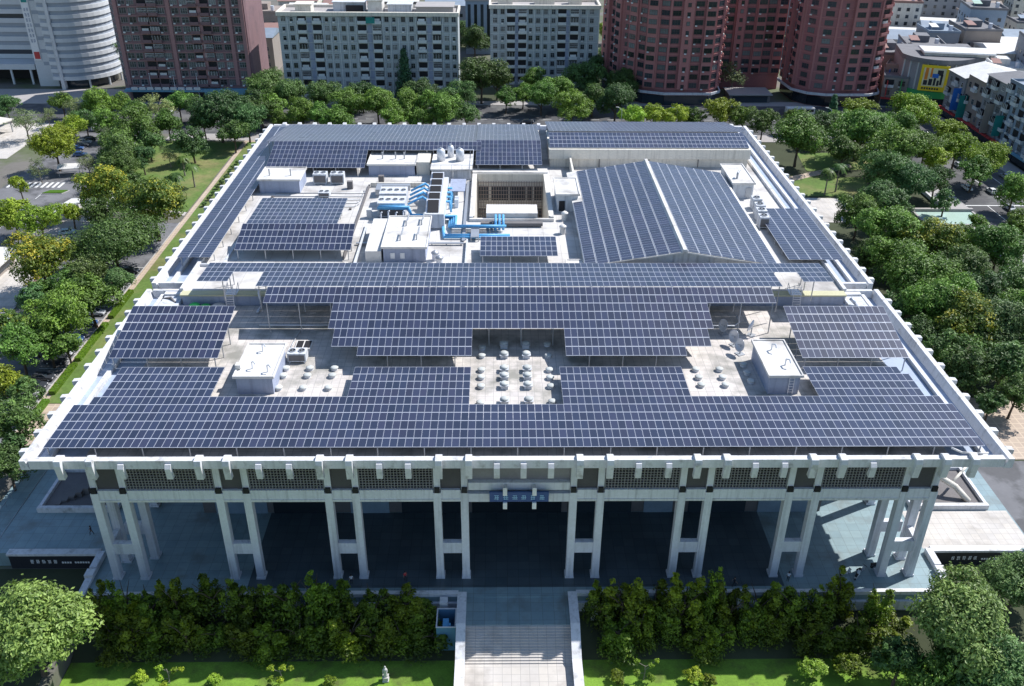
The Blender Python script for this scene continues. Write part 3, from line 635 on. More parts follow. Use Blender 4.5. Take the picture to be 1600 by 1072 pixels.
# dark beam ends where the cross beam passes the columns, ties low down between the pairs
b=MB(); b.box(-.36,.36,-.05,.28,15.62,16.45); eme=b.mesh('beam_end',M['void'])
rep('beam_end',hall,[(eme,(x,0,0),(0,0,0)) for x in XC],None)
def tie(w):
    b=MB(); b.box(-w/2,w/2,.25,1.05,4.6,6.5); return b.mesh('tie_beam',M['conc'])
for i in range(0,16,2):
    w=XC[i+1]-XC[i]-2*W2-.004; ob('tie_beam',tie(w),hall,((XC[i]+XC[i+1])/2,0,0))
for s,x in ((-1,-57.3),(1,56.6)):
    b=MB(HO); b.box(x-.4,x+.4,4.35,6.4,4.6,6.5); part('tie_beam',b,M['conc'],hall)
    xa,xb=(-56.7,-54) if s<0 else (53.1,56.0)
    b=MB(HO); b.box(xa,xb,7.4,8.2,4.6,6.5); part('tie_beam',b,M['conc'],hall)
# long beam, screens of pierced tile, plain infill
def seg(name,m,y0,y1,z0,z1,x0,x1): hp(name,m,lambda b:b.box(x0,x1,y0,y1,z0,z1))
for i in range(15):
    x0,x1=XC[i]+W2+.002,XC[i+1]-W2-.002
    if i==7:
        seg('cross_beam',M['conc'],3.2,4.0,15.95,17.2,x0,x1); seg('cross_beam',M['conc'],3.1,4.0,14.0,15.4,x0,x1)
        seg('frieze_panel',M['lattice'],3.9,4.2,17.2,21.6,x0,x1); continue
    seg('cross_beam',M['conc'],3.1,4.1,14.35,16.05,x0,x1)
    seg('beam_lip',M['parapet'],3.0,3.099,14.15,14.5,x0,x1)
    if i%2==0:
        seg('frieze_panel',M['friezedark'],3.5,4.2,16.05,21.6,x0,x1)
    else:
        def lat(b,x0=x0,x1=x1):
            n=int((x1-x0)/.43); 
            for k in range(n+1):
                x=x0+.06+(x1-x0-.12)*k/n; b.box(x-.05,x+.05,3.32,3.52,16.05,21.6)
            for k in range(13): z=16.18+k*.435; b.box(x0,x1,3.34,3.50,z-.05,z+.05)
        hp('pierced_screen',M['lattice'],lat)
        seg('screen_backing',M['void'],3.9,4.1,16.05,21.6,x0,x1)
for s in (-1,1):
    x0,x1=sorted((s*56.9,s*57.6))
    hp('side_frieze',M['lattice'],lambda b:b.box(x0,x1,5.2,140,14.4,20.99))
hp('rear_frieze',M['lattice'],lambda b:b.box(-56.8,56.8,140.01,140.6,14.4,20.99))
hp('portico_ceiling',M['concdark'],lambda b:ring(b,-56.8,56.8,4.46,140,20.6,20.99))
# recessed hall walls behind the colonnade
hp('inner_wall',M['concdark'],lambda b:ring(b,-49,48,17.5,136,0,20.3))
for x0,x1,dk in ((-47,-39,0),(-38,-30,1),(-26,-20,0),(-18,-8,1),(-7,7,1),(8,18,1),(20,24.5,0),(27,36,1),(38,46,0)):
    hp('entrance_door' if dk else 'poster_wall',M['glass'] if dk else mat('pale_blue_wall',(.22,.30,.38),.6),lambda b:b.box(x0,x1,17.3,17.49,.0,4.6 if not dk else 5.5))
# brackets: tall ones reach over the coping, short ones sit below it
b=MB(); b.prismx([(-.5,20.75),(-.8,23.1),(-.62,23.75),(.5,23.9),(.95,23.65),(.95,23.41),(-.002,23.41),(-.002,22.0),(.3,20.75)],-.43,.43); tall=b.mesh('bracket',M['parapet'])
b=MB(); b.prismx([(-.4,20.75),(-.6,22.5),(-.3,23.0),(-.005,23.0),(-.005,22.0),(.3,20.75)],-.38,.38); short=b.mesh('bracket',M['parapet'])
b=MB(); b.prismx([(-.35,22.0),(-.95,22.7),(-.95,23.3),(-.1,23.38),(-.005,23.3),(-.005,22.0)],-.42,.42); sidebr=b.mesh('bracket',M['parapet'])
px=[(-58.9,1),(-54.9,1),(-51.1,0),(-45.1,0),(-41.2,1),(-37.6,1),(-33.6,0),(-29.7,0),(-25.8,1),(-22.0,1),(-18.2,0),(-14.5,0),(-10.55,1),(-6.7,1),(-3.1,0),(.35,0),(3.9,0),(7.6,1),(11.5,1),(15.2,0),(19.1,0),(22.8,1),(26.6,1),(30.3,0),(34.1,0),(37.8,1),(41.6,1),(45.6,0),(51.3,1),(55.0,1),(58.7,1)]
br=[(tall if k else short,(x,-3,0),(0,0,0)) for x,k in px]
for i in range(34):
    y=2.5+i*4.28
    if 47<y<52.8: continue
    br.append((sidebr,(-64,y-3,0),(0,0,-PI/2))); br.append((sidebr,(64,y-3,0),(0,0,PI/2)))
for i in range(31): br.append((tall,(-60+i*4,145,0),(0,0,PI)))
rep('bracket',hall,br,None)
# plateau of the rear roof, its front wall and coping
hx0,hx1,hy0,hy1=-8,7.7,79.5,105
hp('rear_roof_deck',M['roofdeck'],lambda b:(b.box(-57.3,57.3,46.2,hy0,21.2,24),b.box(-57.3,57.3,hy1,141.4,21.2,24),b.box(-57.3,hx0,hy0+.001,hy1-.001,21.2,24),b.box(hx1,57.3,hy0+.001,hy1-.001,21.2,24)))
hp('dividing_wall',M['penthouse'],lambda b:b.box(-56.7,56.7,45.3,46.199,21.2,24.02))
hp('dividing_coping',M['yellow_edge'],lambda b:b.box(-57.0,57.0,45.1,46.9,24.021,24.25))
hp('plateau_curb',M['parapet'],lambda b:(b.box(-57.5,-56.9,47,141,24.001,24.6),b.box(56.9,57.5,47,141,24.001,24.6)))
# light well sunk into the rear roof
def well(b):
    b.box(hx0,hx1,hy1-.3,hy1-.002,10,24.9); b.box(hx0,hx0+.3,hy0+.01,hy1-.31,10,24.9); b.box(hx1-.3,hx1,hy0+.01,hy1-.31,10,24.9)
    b.box(hx0,hx1,hy0+.002,hy1,9.6,10)
hp('light_well',M['cream'],well)
def wells(b):
    y=hy1-.31
    for (xa,xb) in ((-7.3,-5),(-4.4,-.6),(-.2,3.4),(3.8,5.0),(5.4,7.3)):
        for (za,zb) in ((18.6,22),(13,16.6)): b.box(xa,xb,y-.1,y,za,zb)
hp('well_glazing',M['glass'],wells)
def wellb(b):
    y=hy1-.41
    for k in range(26):
        x=-7.4+k*.58; b.box(x-.06,x+.06,y-.12,y-.001,10,23.2)
    for k in range(14): b.box(-7.4,7.3,y-.16,y-.121,10.5+k*.95,10.62+k*.95)
hp('well_grille',mat('brown_grille',(.30,.24,.21),.7),wellb)
hp('well_rim',M['white'],lambda b:(b.box(hx0-.7,hx1+.7,hy1+.001,hy1+2.6,24.001,25.2),b.box(hx0-.7,hx0-.001,hy0-.4,hy1,24.001,24.9),b.box(hx1+.001,hx1+.7,hy0-.4,hy1,24.001,24.9),b.box(hx0-.7,hx1+.7,hy0-1,hy0-.401,24.001,24.6)))
hp('well_hood',M['white'],lambda b:b.box(-5.3,5.1,hy0-.39,hy0+4.5,22,25.6))
# auditorium gable
RX,EL,ER,YF,YB=29.7,12.3,47.0,51.5,100.5
def gab(b): b.prismy([(EL+.6,24.002),(ER-.6,24.002),(ER-.6,26.6),(RX,29.3),(EL+.6,26.6)],YF+1.2,YB-.3)
hp('auditorium_wall',M['wallw'],gab)
def gr(b):
    for x0,x1,z0,z1 in ((EL,RX,26.7,29.5),(RX,ER,29.5,26.7)): b.prismy([(x0,z0-.25),(x1,z1-.25),(x1,z1),(x0,z0)],YF,YB)
hp('auditorium_roof',M['white'],gr)
hp('ridge_cap',M['white'],lambda b:b.prismy([(RX-.55,29.5),(RX,29.35),(RX+.55,29.5),(RX+.3,29.95),(RX-.3,29.95)],YF,YB))
for x in (27.6,34.2):
    hp('gable_vent',M['white'],lambda b:b.prismy([(x-1.5,24.01),(x+1.5,24.01),(x+1.5,26.2),(x+.6,27),(x-.6,27),(x-1.5,26.2)],YF-1.2,YF+1.19))
# beige hall along the rear
hp('rear_hall_wall',M['cream'],lambda b:b.box(9.2,55.6,112.2,126,24.001,28.2))
hp('rear_hall_cornice',M['cream'],lambda b:b.box(8.9,56.2,111.6,126.4,26.2,28.6) if 0 else (b.box(8.9,56.0,111.7,112.199,26.1,28.4),b.box(8.9,56,112.2,126.3,28.201,28.45)))
for x in (20.8,32.4,44): hp('downpipe',M['concdark'],lambda b:b.bar((x,112.12,24.01),(x,112.12,26.1),.16))

# the blue name board over the entrance
a=thing('name_board','blue name board with faint pale characters over the main entrance','sign',(0,2.3,14.8)); o=(0,2.3,14.8)
b=MB(o); b.box(-4.1,3.9,2.2,2.5,14.75,16.35); part('board',b,M['bluesign'],a)
b=MB(o)
for i in range(6): marks(b,-3.5+i*1.22,2.198,15.05,.75,.85,rn)
part('lettering',b,M['signmark'],a)
for x in (-2.0,1.95):
    b=MB(o); b.box(x-.28,x+.28,1.9,2.19,13.7,14.75); b.box(x-.28,x+.28,1.9,2.19,16.0,17.3); b.box(x-.2,x+.2,2.2,3.098,16.4,17.0); part('hanger',b,M['letter'],a)

# ------------------------------------------------------------------ solar arrays
PW,PH_=1.0,2.0
def panelmesh():
    b=MB(); w,h,t,fr=PW-.012,PH_-.012,.04,.022
    o=[(0,0),(w,0),(w,h),(0,h)]; i=[(fr,fr+.04),(w-fr,fr+.04),(w-fr,h-fr-.04),(fr,h-fr-.04)]
    vs=[(x,y,t) for x,y in o]+[(x,y,t) for x,y in i]+[(x,y,0) for x,y in o]
    b.add(vs,[(k,(k+1)%4,4+(k+1)%4,4+k) for k in range(4)]+[(8+k,8+(k+1)%4,(k+1)%4,k) for k in range(4)],0)
    b.add([(x,y,t-.006) for x,y in i],[(0,1,2,3)],1)
    b.add([(x,y,0) for x,y in o],[(3,2,1,0)],2)
    return b.mesh('solar_panel',[M['pvframe'],M['pv'],M['pvback']])
pme=panelmesh()
def array(label,org,u,v,cells,deck,pu=1.012,pv=2.02,posts=True,step=5):
    org=Vector(org); u=Vector(u).normalized(); v=Vector(v).normalized(); n=u.cross(v).normalized()
    base=Vector((org.x,org.y,deck))
    t=thing('solar_array',label,'solar array',base,0,'solar arrays on the roof')
    E=Matrix((u,v,n)).transposed().to_euler()
    items=[(pme,org+u*(i*pu)+v*(j*pv)-base,E) for i,j in cells]
    rep('solar_panel',t,items,None)
    cs=set(cells); b=MB(base)
    # rails under every row end and beams under the edges
    rows=sorted({j for i,j in cs})
    for j in rows:
        r=sorted(i for i,jj in cs if jj==j); st=r[0]; pr=st
        for i in r[1:]+[None]:
            if i is None or i!=pr+1:
                for f in (.22,.78):
                    p=org+u*(st*pu)+v*(j*pv+f*pv)-n*.07; q=org+u*(pr*pu+pu)+v*(j*pv+f*pv)-n*.07
                    b.bar(p,q,.08,.1)
                st=i
            pr=i
    part('support_rail',b,M['steel'],t)
    if posts:
        pm={}
        pp=[]
        for i,j in cells:
            if i%step==0 and j%2==0:
                for jj in ((j,) if j!=rows[-1] else (j,j+1)):
                    p=org+u*(i*pu+.5)+v*(jj*pv+.12)-n*.12
                    h=p.z-deck-.002
                    if h<.15: continue
                    k=round(h,1)
                    if k not in pm:
                        c=MB(); c.box(-.07,.07,-.07,.07,0,h); pm[k]=(c.mesh('post',M['steel']))
                    pp.append((pm[k],Vector((p.x,p.y,deck))-base,(0,0,0)))
        rep('post',t,pp,None,60)
    return t
def blk(i0,i1,j0,j1): return [(i,j) for j in range(j0,j1) for i in range(i0,i1)]
X=(1,0,0); Y=(0,1,0)
A=blk(0,121,0,5)+blk(2,54,5,6)+blk(67,120,5,6)+blk(3,18,6,10)+blk(37,54,6,10)+blk(67,85,6,10)+blk(103,118,6,9)+blk(103,117,9,10)
array('longest flat array across the whole front edge of the roof',(-61.6,2.0,24.0),X,Y,A,22.2,pv=2.0,step=6)
def tl(dy,dz): return (0,dy,dz)
array('small raised array over the left front corner of the roof',(-61.0,23.6,24.6),X,tl(12.4,2.5),blk(0,16,0,6),22.2,pv=2.08)
array('small raised array over the right front corner of the roof',(43.0,23.6,24.6),X,tl(12.4,2.5),blk(0,16,0,6),22.2,pv=2.08)
# stepped array in the middle tilting to the front
D=blk(-41,41,6,8)+blk(-28,30,2,6)+[c for c in blk(-28,30,1,2) if not -7<=c[0]<7]+[c for c in blk(-23,24,0,1) if not -7<=c[0]<7]
D=blk(-40,41,6,8)+blk(-29,30,3,6)+[c for c in blk(-28,29,1,3) if not -7<=c[0]<7]+[c for c in blk(-24,25,0,1) if not -7<=c[0]<7]
array('large stepped array tilting to the front in the middle of the roof',(0.2,23.6,25.0),X,tl(15.7,3.7),D,22.2,pv=2.02)
Ee=[c for c in blk(-52,52,0,5) if not (c[1]<1 and (c[0]<-42 or c[0]>42)) and not (c[1] in (1,2) and (-47<=c[0]<-42 or 43<=c[0]<47)) and not(c[1]==1 and c[0]<-52)]
array('wide pale array behind the ridge, tilting gently to the rear',(0.2,39.5,28.72),X,tl(10,-.5),Ee,24.0,pv=2.02,step=7)
array('dark array facing front over the left rear roof deck',(-51.2,59.9,26.0),X,tl(7.7,2.0),blk(0,21,0,4),24.0,pv=2.0)
array('pale array leaning back behind the dark left rear array',(-50.6,67.65,27.98),X,tl(14,-.2),blk(0,17,0,7),24.0,pv=2.0)
G=blk(0,22,0,1)+blk(0,22,1,2)+blk(0,22,2,4)+blk(0,48,4,6)
array('dark array facing front near the far left roof corner',(-55.4,105.4,26.0),X,tl(11.3,2.5),G,24.0,pv=1.95)
array('pale array sloping down to the far left parapet',(-57.5,116.8,28.5),X,tl(26,-3.6),blk(0,49,0,13),22.2,pv=2.0,step=8)
array('square array facing front in the middle of the far roof edge',(-8.0,104.4+2.2,26.4),X,tl(11.3,2.1),blk(0,15,0,6),24.0,pv=1.95)
array('pale array behind the square one at the far parapet',(-8.0,118.2,28.5),X,tl(24,-3.2),blk(0,15,0,12),22.2,pv=2.0)
array('array covering the roof of the beige rear hall',(9.2,112.4,28.62),X,tl(8,1.2),blk(0,46,0,4),28.45,pv=2.0,step=6)
array('pale array sloping from the beige hall to the far parapet',(9.4,121.6,29.7),X,tl(23,-4.2),blk(0,47,0,11),22.2,pv=2.0,step=8)
array('long narrow array along the left roof edge',(-61.2,139.2,25.3),(0,-1,0),X,blk(0,80,0,3),22.2,pv=2.03,step=6)
array('array of five lanes beside the right roof edge',(50.3,83.0,25.2),(0,-1,0),X,blk(0,25,0,5),24.0,pv=2.03)
array('left slope array on the gabled auditorium roof',(12.4,100.2,26.78),(0,-1,0),(17.4,0,2.8),[c for c in blk(0,48,0,8) if not (c[1]==0 and c[0]<18)],26.4,posts=False,pv=2.14)
array('right slope array on the gabled auditorium roof',(30.3,100.2,29.5),(0,-1,0),(17.3,0,-2.8),blk(0,48,0,8),26.4,posts=False,pv=2.05)
array('small pale array in front of the light well',(-6.2,57.4,26.0),X,tl(8,.4),blk(0,14,0,4),24.0,pv=2.0)
# ------------------------------------------------------------------ things standing on the roof
ZD=22.2; ZR=24.0
def ventmesh():
    b=MB(); b.cyl(0,0,0,.32,.5,14); base=b.mesh('vent_base',M['conc'])
    b=MB(); b.lathe(0,0,[(.25,.30),(.58,.33),(.62,.42),(.42,.54),(.2,.60)],16); cap=b.mesh('vent_cap',M['vent'],True)
    b=MB(); b.box(-.55,.55,-.55,.55,0,.6); b.box(-.68,.68,-.68,.68,.6,.68); sb=b.mesh('vent_base',M['wallw'])
    b=MB(); b.lathe(0,0,[(.3,.681),(.6,.72),(.64,.84),(.42,1.0),(.15,1.06)],16); sc2=b.mesh('vent_cap',M['vent'],True)
    return base,cap,sb,sc2
vb,vc,sb,sc2=ventmesh()
def vent(x,y,big,label,group):
    t=thing('roof_vent',label,'roof vent',(x,y,ZD),0,group)
    ob('vent_base',sb if big else vb,t); ob('vent_cap',sc2 if big else vc,t)
ROWS={0:[14.7,19.1,21.6,23.7,27.9,30.4],1:[15,19.1,21.6,23.7,27.9,31.0],2:[15,19.1,21.6,23.7,27.9,31.0],3:[15,19.1,21.5,23.7,27.9,31.5]}
for c,x in enumerate((-5.45,-2.0,1.45,4.85)):
    for k,y in enumerate(ROWS[c]):
        vent(x,y,c in (1,2),'%s roof vent, %s from front in %s column of middle pit'%('tall square based' if c in (1,2) else 'low round',ORD[k],['leftmost','second','third','rightmost'][c]),'vents in the middle pit')
for c,x in enumerate((-35.0,-31.4,-27.7)):
    for k,y in enumerate((18.7,22.1,24.2)):
        vent(x,y,False,'low round roof vent in the left pit, %s column, %s from the front'%(['left','centre','right'][c],ORD[k]),'vents in the left pit')
for c,x in enumerate((27.1,30.7,34.7)):
    for k,y in enumerate((19.4,21.5,23.8) if c<2 else (20.4,22.8,25.2)):
        vent(x,y,False,'low round roof vent in the right pit, %s column, %s from the front'%(['left','centre','right'][c],ORD[k]),'vents in the right pit')
def ladder(parent,o,x,y,z0,z1,w=.7,lean=0):
    b=MB(o)
    for s in (-.5,.5): b.bar((x+s*w,y-lean,z0),(x+s*w,y,z1),.09)
    n=int((z1-z0)/.4)
    for k in range(1,n): f=k/n; b.bar((x-w/2,y-lean*(1-f),z0+(z1-z0)*f),(x+w/2,y-lean*(1-f),z0+(z1-z0)*f),.07)
    return part('ladder',b,M['alu'],parent)
def penthouse(name,label,x0,x1,y0,y1,z0,z1,group=None,wall='penthouse',over=.35,lad=None):
    o=((x0+x1)/2,(y0+y1)/2,z0); t=thing(name,label,'roof house',o,0,group)
    b=MB(o); b.box(x0,x1,y0,y1,z0,z1); part('wall',b,M[wall],t)
    b=MB(o); b.box(x0-over,x1+over,y0-over,y1+over,z1,z1+.22)
    for xa,xb,ya,yb in ((x0-over,x1+over,y0-over,y0-over+.2),(x0-over,x1+over,y1+over-.2,y1+over),(x0-over,x0-over+.2,y0-over+.201,y1+over-.201),(x1+over-.2,x1+over,y0-over+.201,y1+over-.201)): b.box(xa,xb,ya,yb,z1+.22,z1+.4)
    part('roof',b,M['white'],t)
    if lad is not None: ladder(t,o,lad,y0-.12,z0,z1+.2)
    return t,o
t,o=penthouse('roof_house','blue grey roof house with steaming pipe bends, left front pit',-40.6,-35.4,17.5,26.5,ZD,25.0,'front roof houses')
for x,y in ((-38.6,19.6),(-36.2,18.7),(-38.2,24.6)):
    b=MB(o); b.tube([(x,y,25.2),(x,y,26.3),(x+.35,y-.3,26.6),(x+.6,y-.4,26.2)],.1,7); part('vent_pipe',b,M['alu'],t)
b=MB(o); b.box(-41.0,-40.4+.2,19.2,20.2,25.41,26.0); part('hatch',b,M['white'],t)
t,o=penthouse('roof_house','white topped roof house with a ladder on its front, right pit',36.4,40.8,17.3,27.2,ZD,25.2,'front roof houses',lad=39.6)
for x,y in ((38.4,24.6),(39.3,20.2)):
    b=MB(o); b.tube([(x,y,25.4),(x,y,26.4),(x+.3,y-.6,26.7),(x+.4,y-1,26.3)],.11,7); part('vent_pipe',b,M['alu'],t)
t,o=penthouse('roof_house','long white roof house near the far left corner of the roof',-54.4,-45.8,94.4,102,ZR,26.9,'rear roof houses')
for x in (-52.6,-48): 
    b=MB(o); b.bar((x,97,27.1),(x,97,28.6),.25); part('roof_post',b,M['steel'],t)
t,o=penthouse('roof_house','white roof house under the far left array, with pipes on its roof',-32.3,-21.9,106,117,ZR,26.4,'rear roof houses')
for x in (-29.5,-26.5,-24.5):
    b=MB(o); b.bar((x,110,26.6),(x,110,28.2),.3); part('roof_post',b,M['steel'],t)
b=MB(o); b.box(-21.5,-18.5,106.5,116,ZR,27.0); part('annexe',b,M['cream'],t)
t,o=penthouse('roof_house','big white plant house right behind the stepped array',-23.9,-16.2,59,73.5,ZR,26.8,'rear roof houses')
for x,y in ((-21,62),(-18,62.4),(-20.5,69),(-17.6,69.5)):
    b=MB(o); b.tube([(x,y,27),(x,y,28),(x+.3,y+.5,28.2),(x+.3,y+3.2,28.2)],.15,7); part('vent_pipe',b,M['steel'],t)
b=MB(o); b.prismx([(59,ZR),(73,ZR),(73,26.9),(59,26.2)],-27.2,-24.3); part('lean_to',b,M['white'],t)
for x in (-22.2,-20.4):
    b=MB(o); b.box(x-.4,x+.4,58.86,58.99,24.8,25.9); part('window',b,M['letter'],t)
t,o=penthouse('roof_house','white stair house between the light well and the auditorium',9.3,13.6,84,93.5,ZR,27.6,'rear roof houses',wall='wallw')
b=MB(o); b.box(9.7,10.9,83.85,83.99,24.2,26.4); part('door',b,M['void'],t)
t,o=penthouse('roof_house','small white hut beside the small pale array',9.4,12.2,52.6,56,ZR,25.6,'rear roof houses',wall='wallw',over=.15)
b=MB(o); b.box(10.0,10.7,52.45,52.59,24.5,25.3); part('window',b,M['glass'],t)
t,o=penthouse('roof_house','white plant cabin beside the right end of the auditorium',47.6,52,92,104,ZR,27.2,'rear roof houses',wall='wallw')
b=MB(o); b.box(50.4,51.6,91.86,91.99,24.3,26.4); part('louvre',b,M['steel'],t)
b=MB(o); b.tube([(49,95,27.4),(49,95,28.6),(49.6,96,28.9)],.25,7); part('vent_pipe',b,M['steel'],t)
# walkway stairs and ladders on the dividing wall
for x,lab in ((-48.4,'white caged ladder on the left part of the dividing wall'),(48.2,'white caged ladder on the right part of the dividing wall')):
    t=thing('roof_ladder',lab,'ladder',(x,44.6,ZD),0,'ladders to the rear roof'); o=(x,44.6,ZD)
    ladder(t,o,x,45.0,ZD,26.2,1.3,.9)
    b=MB(o)
    for s in (-.9,.9): b.bar((x+s,44.9,24.3),(x+s,47.3,25.6),.08); b.bar((x+s,47.3,24.26),(x+s,47.3,25.6),.08); b.bar((x+s,45.0,24.26),(x+s,45.0,25.4),.08)
    b.box(x-1,x+1,45.1,47.4,24.26,24.34); part('platform',b,M['alu'],t)
# pipes on the roof deck
def pipe(label,pts,r,m='bluepipe',name='water_pipe',cat='pipe',group=None):
    b=MB(pts[0]); b.tube(pts,r,8); o=tag(ob(name,b.mesh(name,M[m],True),None,pts[0]),label,cat,group); return o
pipe('thin pale pipe on low blocks along the front of the stepped array',[(-42,37.5,22.6),(-29,37.5,22.6)],.13,'alu','roof_pipe')
pipe('thin pale pipe along the right foot of the stepped array',[(30,37.3,22.6),(36,37.3,22.6),(37.2,38.6,22.6),(37.2,41,22.6)],.12,'alu','roof_pipe')
pipe('pair of slim conduits crossing the left pit diagonally',[(-37.6,22.8,22.35),(-35.6,30,22.35),(-35.2,36,22.35)],.1,'steel','roof_pipe')
pipe('grey downpipe on the left part of the dividing wall',[(-43.4,45.15,25.2),(-43.4,44.6,24.9),(-43.2,44.6,22.6),(-43.4,42.2,22.5)],.22,'alu','roof_pipe')
pipe('curved white conduit at the front right roof corner',[(56.2,1.6,24.05),(57.4,.98,23.75),(59.4,.95,23.6),(61,1.2,23.5)],.14,'white','roof_pipe')
pipe('bent silver duct near the right front raised array',[(57.4,44.5,24.1),(58.2,43.8,23.4),(58.6,41,22.7)],.35,'alu','roof_duct','duct')
pipe('bent dark hose on the pale block at the left roof notch',[(-60.5,46.5,22.8),(-59.0,46.2,23.2),(-57.6,44.6,22.7),(-57.2,43,22.4)],.22,'concdark','roof_hose','hose')
for x0,x1,lab in ((-60.4,-57.2,'pale raised block at the left notch of the roof edge'),(57.2,60.4,'pale raised block at the right notch of the roof edge')):
    t=thing('roof_block',lab,'roof block',((x0+x1)/2,46,22.2),0,'blocks at the roof notches'); o=((x0+x1)/2,46,22.2)
    b=MB(o); b.box(x0,x1,43.6,48.4,22.22,22.95); part('plinth',b,M['wallw'],t)
    b=MB(o); b.box(x0-.1,x1+.1,47.4,48.45,22.951,23.3); part('kerb',b,M['parapet'],t)
b=MB((-55,44.3,22.2)); b.ball((-54.4,44,22.75),1.0,0,12,8,.5); b.ball((-52.6,44.1,22.6),.9,0,12,8,.45)
tag(ob('tarpaulin',b.mesh('tarpaulin',M['green'],True),None,(-55,44.3,22.2)),'bright green tarpaulin bundle behind the left raised array','tarpaulin')
b=MB((-47,44.2,22.2)); b.ball((-50.4,44.2,22.5),1.3,0,12,8,.4)
tag(ob('white_sheet',b.mesh('white_sheet',M['white'],True),None,(-47,44.2,22.2)),'white sheeted heap behind the left raised array','sheet')
# air conditioning unit with two fans, and a flat hatch
def acunit(label,x,y,z,w,d,h,nf,group,rz=0):
    t=thing('condenser_unit',label,'air conditioner',(x,y,z),rz,group)
    b=MB(); b.box(-w/2,w/2,-d/2,d/2,.25,h)
    for sx in (-1,1): b.box(sx*w/2*.8-.08,sx*w/2*.8+.08,-d/2,d/2,0,.25)
    part('casing',b,M['wallw'],t)
    b=MB(); b.box(-w/2*.85,w/2*.85,-d/2-.03,-d/2-.001,.45,h*.85); part('coil_grille',b,M['concdark'],t)
    nx=max(1,round(w/d*nf/2)) if nf>2 else nf
    for i in range(nf):
        b=MB(); cx=-w/2+w*(i+.5)/nf; r=min(w/nf,d)*.38
        b.lathe(cx,0,[(r,h),(r,h+.16),(r*.82,h+.16),(r*.8,h+.03)],14,0); b.cyl(cx,0,h+.001,h+.05,r*.8,14,1); b.cyl(cx,0,h+.05,h+.14,r*.25,8,0)
        part('fan',b,[M['steel'],M['void']],t)
    return t
acunit('twin fan condenser standing in the left pit behind the vents',-33.7,27,ZD,2.8,1.9,1.7,2,'condensers on the roof')
t=thing('roof_hatch','flat dark twin pane hatch behind the left pit condenser','hatch',(-33.6,31.3,ZD))
b=MB(); b.box(-1.25,1.25,-1.3,1.3,0,.35); part('frame',b,M['white'],t)
for s in (-1,1):
    b=MB(); b.box(s*.6-.5,s*.6+.5,-1.1,1.1,.351,.39); part('pane',b,M['void'],t)
acunit('twin fan condenser left of its neighbour by the long far left roof house',-42.4,101,ZR,3.0,2.2,2.4,2,'condensers by the rear left roof house')
acunit('twin fan condenser right of its neighbour by the long far left roof house',-38.6,101,ZR,3.0,2.2,2.4,2,'condensers by the rear left roof house')
acunit('low dark condenser behind the pale left array',-40.2,92.5,ZR,2.4,1.8,1.2,2,'condensers by the rear left roof house')
for i,(x,y) in enumerate(((51.2,86),(51.0,82.4),(50.6,79.4),(50.2,76))):
    acunit('blue grey condenser beside the auditorium eave, %s from the far end'%ORD[i],x,y,ZR,1.9,2.2,2.5,1,'condensers beside the auditorium')
for i,(x,y) in enumerate(((-24.6,82.5),(-24.8,88))):
    acunit(['wide four fan chiller amid blue pipes, nearer one','wide four fan chiller amid blue pipes, farther one'][i],x,y,ZR,5.6,4.2,3.2,4,'chillers on the rear roof')
t=thing('cooling_tower','long chiller bank with five slanted dark fins beside the light well','chiller',(-15.5,84,ZR))
b=MB(); b.box(-1.9,1.9,-9.5,12,.2,3.2); part('casing',b,M['wallw'],t)
for i in range(5):
    b=MB(); y=-7+i*4.0; b.prismx([(y-1.5,3.201),(y+1.3,3.201),(y+2.0,4.7),(y+1.4,4.7)],-1.7,1.0); part('fan_hood',b,M['alu'],t)
    b=MB(); b.prismx([(y-1.62,3.25),(y+1.25,4.75),(y+1.15,4.85),(y-1.75,3.35)],-1.4,.8); part('fin_coil',b,M['void'],t)
t=thing('equipment_platform','white steel platform carrying two silver water tanks','platform',(-13.2,107,ZR)); o=(-13.2,107,ZR)
b=MB(o); b.box(-18,-8.6,102,113,26.6,26.9); part('deck',b,M['white'],t)
for x in (-17.6,-13,-9):
    for y in (102.4,112.6):
        b=MB(o); b.bar((x,y,ZR),(x,y,26.6),.3); part('leg',b,M['white'],t)
b=MB(o)
for x0,y0,x1,y1 in ((-18,102,-8.6,102),(-8.6,102,-8.6,113),(-18,113,-8.6,113)):
    b.bar((x0,y0,27.9),(x1,y1,27.9),.1)
    for k in range(5): b.bar((x0+(x1-x0)*k/4,y0+(y1-y0)*k/4,26.9),(x0+(x1-x0)*k/4,y0+(y1-y0)*k/4,27.9),.08)
part('railing',b,M['alu'],t)
b=MB(o); b.box(-17.6,-9.2,103,109,24.002,26.2); part('enclosure',b,M['wallw'],t)
for i,(x,y,z) in enumerate(((-15.9,108,26.9),(-11.6,108,26.9),(-13.8,110.5,26.9))):
    t=thing('water_tank',['silver domed water tank on the platform, left one','silver domed water tank on the platform, right one','smaller silver tank behind the two on the platform'][i],'water tank',(x,y,z),0,'tanks on the white platform'); r=.95 if i<2 else .75
    b=MB(); b.lathe(0,0,[(r,0),(r,2.3),(r*.7,2.7),(r*.2,2.9)],16); part('tank_body',b,M['alu'],t,True)
    b=MB(); b.cyl(0,0,2.89,3.1,.3,10); part('lid',b,M['steel'],t)
for i,(x,y) in enumerate(((-13.6,57.8),(9.8,72.5),(10.6,79.5),(-14.5,60))):
    t=thing('air_vent',['silver drum vent beside the big plant house','white cowl vent beside the light well rim, nearer','white cowl vent beside the light well rim, farther','small drum vent beside the big plant house'][i],'vent',(x,y,ZR),0,'drum vents')
    b=MB(); b.cyl(0,0,0,1.4,.6,12); part('drum',b,M['alu'] if i in (0,3) else M['white'],t); b=MB(); b.lathe(0,0,[(.75,1.401),(.7,1.6),(.2,1.95)],12); part('cowl',b,M['steel'] if i in (0,3) else M['white'],t,True)
PB='light blue chilled water pipes'
